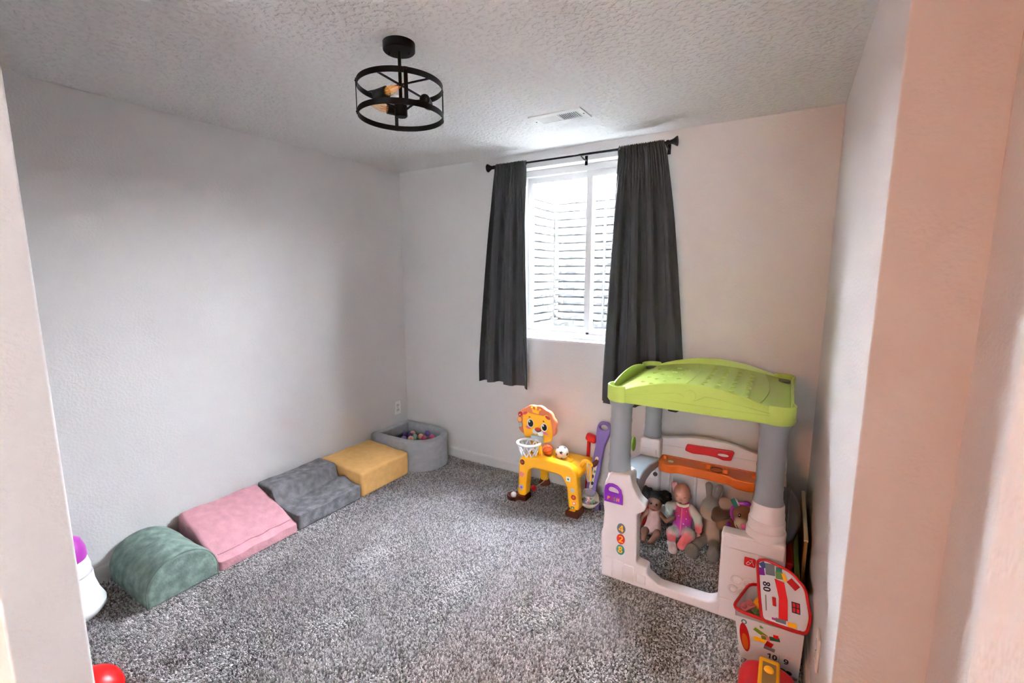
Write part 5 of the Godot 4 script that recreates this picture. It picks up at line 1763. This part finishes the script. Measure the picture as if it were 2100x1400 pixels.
func build_block_bag() -> void:
	var t := thing("block_bag", "clear zip bag with red piping holding toy building blocks", "bag", Vector3(2.975, 0, 0.985))
	var H := 0.225
	# footprint in (x, z) at the bottom and at the rim
	var low := round_poly([Vector2(2.885, 1.055), Vector2(3.095, 1.055), Vector2(3.10, 0.90), Vector2(2.875, 0.90)], 0.03, 4)
	var top := round_poly([Vector2(2.845, 1.085), Vector2(3.098, 1.10), Vector2(3.105, 0.875), Vector2(2.90, 0.868)], 0.045, 4)
	var sides := Geo.new()
	var n := low.size()
	for i in n:
		var j := (i + 1) % n
		for s in 5:
			var f0 := s / 5.0
			var f1 := (s + 1) / 5.0
			var bulge0 := 1.0 + 0.02 * sin(PI * f0)
			var bulge1 := 1.0 + 0.02 * sin(PI * f1)
			var c := Vector2(2.985, 0.98)
			var a: Vector2 = c + (low[i].lerp(top[i], f0) - c) * bulge0
			var b: Vector2 = c + (low[j].lerp(top[j], f0) - c) * bulge0
			var d: Vector2 = c + (low[i].lerp(top[i], f1) - c) * bulge1
			var e: Vector2 = c + (low[j].lerp(top[j], f1) - c) * bulge1
			sides.quad(v3(a, f0 * H), v3(b, f0 * H), v3(e, f1 * H), v3(d, f1 * H))
	wpart(t, "vinyl_side", sides.done(50), M.clear_vinyl)
	var floor_g := Geo.new()
	floor_g.xf = Transform3D(Basis(Vector3.RIGHT, PI / 2), Vector3.ZERO)
	floor_g.prism(PackedVector2Array(low), -0.004, 0.0)
	wpart(t, "base_panel", floor_g.done(), M.print_white)
	var rim := []
	for p in top:
		rim.append(v3(p, H))
	wpart(t, "piping", tube_mesh(rim, 0.0065, 8, true), M.red)
	# printed front panel
	var fp := Node3D.new()
	fp.name = "front_panel"
	t.add_child(fp)
	var o := Vector3(2.888, 0.0, 1.058) - t.position
	var ex := Vector3(0.207, 0, 0.0).normalized()
	var ey := Vector3(0.0, H, 0.036).normalized()
	fp.transform = Transform3D(Basis(ex, ey, ex.cross(ey)), o)
	var sheet := [Vector2(0.0, 0.004), Vector2(0.206, 0.004), Vector2(0.208, 0.222), Vector2(-0.03, 0.208)]
	part(fp, "sheet", prism_mesh(sheet, 0.002, 0.0035), M.print_white)
	part(fp, "window", prism_mesh(ellipse(Vector2(0.012, 0.115), Vector2(0.018, 0.07), 24, 0.16), 0.003, 0.0045), M.red)
	part(fp, "orange_oval", prism_mesh(ellipse(Vector2(0.014, 0.095), Vector2(0.011, 0.04), 20, 0.16), 0.004, 0.0052), M.orange)  # printed orange oval inside the red one
	part(fp, "round_mark", prism_mesh(ellipse(Vector2(0.005, 0.192), Vector2(0.010, 0.011), 18), 0.003, 0.0045), M.teal)
	part(fp, "round_mark", prism_mesh(ellipse(Vector2(0.005, 0.192), Vector2(0.006, 0.007), 18), 0.0042, 0.0050), M.print_white)
	var blocks := [[0.065, 0.165, 0.05, 0.016, -0.45, "leaf_green"], [0.085, 0.150, 0.032, 0.018, -0.2, "coral"], [0.115, 0.158, 0.035, 0.018, 0.25, "teal"], [0.065, 0.130, 0.042, 0.018, 0.1, "yellow"], [0.098, 0.122, 0.024, 0.026, -0.3, "red"], [0.100, 0.102, 0.038, 0.016, -0.1, "grey_block"], [0.118, 0.172, 0.018, 0.014, 0.1, "bright_red"], [0.078, 0.148, 0.016, 0.016, 0.2, "green_block"]]
	for b in blocks:
		var c := Vector2(b[0], b[1])
		var r := []
		for q in [Vector2(-1, -1), Vector2(1, -1), Vector2(1, 1), Vector2(-1, 1)]:
			r.append(c + (q * Vector2(b[2], b[3]) / 2).rotated(b[4]))
		part(fp, "printed_block", prism_mesh(r, 0.003, 0.0046 + 0.0002 * blocks.find(b)), M[b[5]])
	part(fp, "number", text_mesh("10", 0.034, 0.001), M.navy, Vector3(0.112, 0.066, 0.0045))
	part(fp, "number", text_mesh("9", 0.034, 0.001), M.navy, Vector3(0.160, 0.066, 0.0045))
	part(fp, "divider", box_mesh(Vector3(0.136, 0.045, 0.003), Vector3(0.1368, 0.088, 0.0045)), M.grey_block)
	for i in 4:
		part(fp, "ray", tube_mesh([Vector3(0.158 + (i - 1.5) * 0.006, 0.087, 0.0045), Vector3(0.158 + (i - 1.5) * 0.012, 0.096 - absf(i - 1.5) * 0.002, 0.0045)], 0.0008, 4), M.soft_orange)
	for e in [[0.085, 0.022, 0.010], [0.125, 0.018, 0.016], [0.150, 0.016, 0.014], [0.172, 0.014, 0.012]]:
		part(fp, "printed_shape", prism_mesh(ellipse(Vector2(e[0], e[1]), Vector2(e[2], 0.010), 12), 0.003, 0.0046), M.navy)
	# lid: hinged on the front rim, standing half open against the wall
	var lid := Node3D.new()
	lid.name = "lid"
	t.add_child(lid)
	var D := Vector3(2.958, 0.226, 1.098)
	var C := Vector3(3.100, 0.226, 1.094)
	var A := Vector3(2.932, 0.372, 0.925)
	var u := (C - D).normalized()
	var v := (A - D)
	v = (v - u * v.dot(u)).normalized()
	lid.transform = Transform3D(Basis(u, v, u.cross(v)), D - t.position)
	var lp := round_poly([Vector2(-0.004, 0.0), Vector2(0.145, 0.0), Vector2(0.158, 0.06), Vector2(0.140, 0.165), Vector2(0.09, 0.215), Vector2(-0.005, 0.238), Vector2(-0.034, 0.225), Vector2(-0.020, 0.10)], 0.02, 4)
	part(lid, "lid_sheet", prism_mesh(lp, -0.001, 0.001), M.print_white)
	var lr := []
	for p in lp:
		lr.append(Vector3(p.x, p.y, 0))
	part(lid, "piping", tube_mesh(lr, 0.006, 8, true), M.red)
	part(lid, "strap", prism_mesh([Vector2(0.052, 0.025), Vector2(0.083, 0.025), Vector2(0.080, 0.10), Vector2(0.066, 0.165), Vector2(0.032, 0.170), Vector2(0.050, 0.10)], 0.001, 0.005, 0.001, 1), M.bright_red)
	var n80 := part(lid, "number", text_mesh("80", 0.036, 0.001), M.navy, Vector3(0.005, 0.130, 0.0022))
	n80.rotation.z = -PI / 2 + 0.12
	part(lid, "small_print", prism_mesh([Vector2(0.007, 0.04), Vector2(0.011, 0.04), Vector2(0.006, 0.098), Vector2(0.002, 0.098)], 0.001, 0.0018), M.grey_block)
	part(lid, "logo", prism_mesh(round_poly([Vector2(0.030, 0.065), Vector2(0.043, 0.065), Vector2(0.040, 0.098), Vector2(0.026, 0.098)], 0.003), 0.001, 0.002), M.red)
	var lg := part(lid, "logo", prism_mesh([Vector2(0.096, 0.062), Vector2(0.124, 0.062), Vector2(0.122, 0.102), Vector2(0.093, 0.102)], 0.001, 0.002), M.navy)
	for e in [[0.099, 0.066], [0.112, 0.066], [0.098, 0.084], [0.111, 0.084]]:
		part(lg, "logo_tile", prism_mesh([Vector2(e[0], e[1]), Vector2(e[0] + 0.009, e[1]), Vector2(e[0] + 0.008, e[1] + 0.014), Vector2(e[0] - 0.001, e[1] + 0.014)], 0.0015, 0.0028), M.bright_red)
	var pr := [[-0.018, 0.185, 0.026, 0.030, 0.2, "deep_purple"], [-0.012, 0.212, 0.022, 0.024, 0.7, "blue"], [0.014, 0.202, 0.034, 0.046, 0.1, "grey_block"], [0.046, 0.210, 0.022, 0.018, 0.0, "teal"], [0.048, 0.188, 0.026, 0.028, 0.1, "green_block"], [0.066, 0.186, 0.014, 0.030, 0.3, "yellow"], [0.098, 0.168, 0.040, 0.026, -0.7, "red"], [0.060, 0.018, 0.035, 0.014, 0.0, "grey_block"], [0.098, 0.016, 0.030, 0.016, 0.1, "yellow"], [0.036, 0.018, 0.014, 0.008, 0.0, "magenta"]]
	for b in pr:
		var c := Vector2(b[0], b[1])
		var r := []
		for q in [Vector2(-1, -1), Vector2(1, -1), Vector2(1, 1), Vector2(-1, 1)]:
			r.append(c + (q * Vector2(b[2], b[3]) / 2).rotated(b[4]))
		part(lid, "printed_block", prism_mesh(r, 0.0008, 0.0019 + 0.0001 * pr.find(b)), M[b[5]])
	# blocks heaped in the bag
	var heap := [
		[Vector3(2.945, 0.185, 1.035), Vector3(0.035, 0.035, 0.115), Vector3(-0.35, 0.35, 0.1), "green_block", "green toy block lying on top in the open bag"],
		[Vector3(2.90, 0.150, 1.035), Vector3(0.065, 0.035, 0.065), Vector3(0.2, 0.5, 0.1), "grey_block", "slate grey toy block in the open bag beside the green one"],
		[Vector3(2.895, 0.165, 0.965), Vector3(0.065, 0.035, 0.035), Vector3(0.3, 0.9, 0.2), "coral", "coral red toy block seen through the bag's clear side"],
		[Vector3(2.955, 0.185, 0.945), Vector3(0.065, 0.035, 0.035), Vector3(0.3, -0.4, 0.3), "yellow", "yellow toy block behind the green one in the bag"],
		[Vector3(3.03, 0.13, 1.02), Vector3(0.065, 0.035, 0.065), Vector3(-0.2, 0.2, 0.2), "leaf_green", "bright green square toy block under the bag's lid"],
		[Vector3(2.99, 0.075, 1.0), Vector3(0.10, 0.035, 0.065), Vector3(0.1, 0.1, 0.0), "blue", "blue toy block at the bottom of the bag"],
		[Vector3(2.92, 0.055, 0.98), Vector3(0.065, 0.035, 0.065), Vector3(0, 0.3, 0.1), "red", "dark red toy block at the bottom of the bag"],
		[Vector3(3.05, 0.06, 0.96), Vector3(0.065, 0.035, 0.065), Vector3(0.1, -0.3, 0), "orange", "orange toy block at the bottom of the bag"]]
	for b in heap:
		var k := thing("building_block", b[4], "toy block", b[0], 0.0, "blocks in the zip bag")
		k.rotation = b[2]
		var h: Vector3 = b[1] / 2
		part(k, "brick_body", rbox_mesh(-h, h, 0.003, 2), M[b[3]])
		var nx := maxi(1, int(b[1].x / 0.03))
		var nz := maxi(1, int(b[1].z / 0.03))
		for i in nx:
			for j in nz:
				part(k, "stud", lathe_mesh([Vector2(0.010, 0), Vector2(0.010, 0.007), Vector2(0.009, 0.008), Vector2(0, 0.008)], 14), M[b[3]], Vector3((i - (nx - 1) / 2.0) * 0.032, h.y, (j - (nz - 1) / 2.0) * 0.032))

func build_corner_toys() -> void:
	# red toy case with a yellow front in front of the bag
	var t := thing("toy_case", "red toy case with a yellow panel standing before the block bag", "toy case", Vector3(2.99, 0, 1.27))
	var g := Geo.new()
	var warp := func(p: Vector3) -> Vector3:
		p.y -= 0.05 * pow(clampf(absf(p.x) / 0.1, 0, 1), 3.0)
		return p if p.y > 0.0 else Vector3(p.x, 0.0, p.z)
	g.rbox(Vector3(-0.098, 0.0, -0.105), Vector3(0.098, 0.118, 0.12), 0.028, 4, warp, 10)
	part(t, "shell", g.done(50), M.red)
	var yp := part(t, "yellow_panel", rbox_mesh(Vector3(-0.034, 0.0, -0.109), Vector3(0.036, 0.124, 0.124), 0.008), M.yellow)
	part(yp, "inset_panel", rbox_mesh(Vector3(-0.022, 0.118, -0.085), Vector3(0.024, 0.1255, 0.05), 0.003), M.tan)
	part(yp, "knob", ball_mesh(Vector3(0.017, 0.012, 0.017)), M.yellow, Vector3(0.0, 0.126, -0.045))
	# thin boards slid between the playhouse and the wall
	var b := thing("toy_board", "olive green toy board slid between playhouse and wall", "board", Vector3(3.072, 0, 0.62))
	part(b, "panel", rbox_mesh(Vector3(-0.009, 0.0, -0.22), Vector3(0.009, 0.27, 0.23), 0.006), M.leaf_green)
	part(b, "edge", rbox_mesh(Vector3(-0.011, 0.26, -0.22), Vector3(0.011, 0.275, 0.23), 0.005), M.green_block)
	b = thing("toy_board", "tan wooden board standing upright against the wall behind the playhouse", "board", Vector3(3.098, 0, 0.42))
	part(b, "panel", rbox_mesh(Vector3(-0.007, 0.0, -0.27), Vector3(0.007, 0.40, 0.28), 0.004), M.tan)
	part(b, "edge", rbox_mesh(Vector3(-0.009, 0.39, -0.27), Vector3(0.009, 0.402, 0.28), 0.003), M.cream)
	b = thing("toy_bin", "dark red toy bin beside the playhouse under the grey basket", "bin", Vector3(3.045, 0, 0.60))
	part(b, "body", rbox_mesh(Vector3(-0.014, 0.0, -0.14), Vector3(0.012, 0.275, 0.12), 0.010), M.red)
	part(b, "rim", rbox_mesh(Vector3(-0.016, 0.26, -0.145), Vector3(0.014, 0.28, 0.125), 0.008), M.red)
	# white and purple toy half hidden behind the wall end
	t = thing("toy_walker", "white toy with a purple top half hidden behind the wall end", "toy", Vector3(0.20, 0, 2.42))
	part(t, "base", lathe_mesh([Vector2(0, 0), Vector2(0.105, 0.0), Vector2(0.125, 0.025), Vector2(0.126, 0.05), Vector2(0.108, 0.095), Vector2(0.095, 0.15), Vector2(0.092, 0.2), Vector2(0, 0.2)], 36), M.white)
	part(t, "body", lathe_mesh([Vector2(0, 0.2), Vector2(0.084, 0.2), Vector2(0.088, 0.21), Vector2(0.088, 0.235), Vector2(0.080, 0.27), Vector2(0.066, 0.285), Vector2(0, 0.285)], 36), M.white)
	part(t, "cap", lathe_mesh([Vector2(0, 0.255), Vector2(0.072, 0.258), Vector2(0.080, 0.285), Vector2(0.078, 0.325), Vector2(0.064, 0.365), Vector2(0.035, 0.385), Vector2(0, 0.39)], 36), M.magenta)
	# red ball in the near corner
	var rb := thing("red_ball", "bright red ball on the carpet by the wall end", "ball", Vector3(0.92, 0.0, 2.55))
	part(rb, "cover", ball_mesh(Vector3.ONE * 0.09, 36, 24), M.bright_red, Vector3(0, 0.09, 0))
	part(rb, "seam", tube_mesh(ring_path(Vector3(0, 0.09, 0), 0.0901, 0.0901, 48), 0.0008, 5, true), M.red)
	part(rb, "valve", lathe_mesh([Vector2(0.006, 0.0), Vector2(0.006, 0.002), Vector2(0, 0.0025)], 12), M.red, Vector3(0, 0.1795, 0))
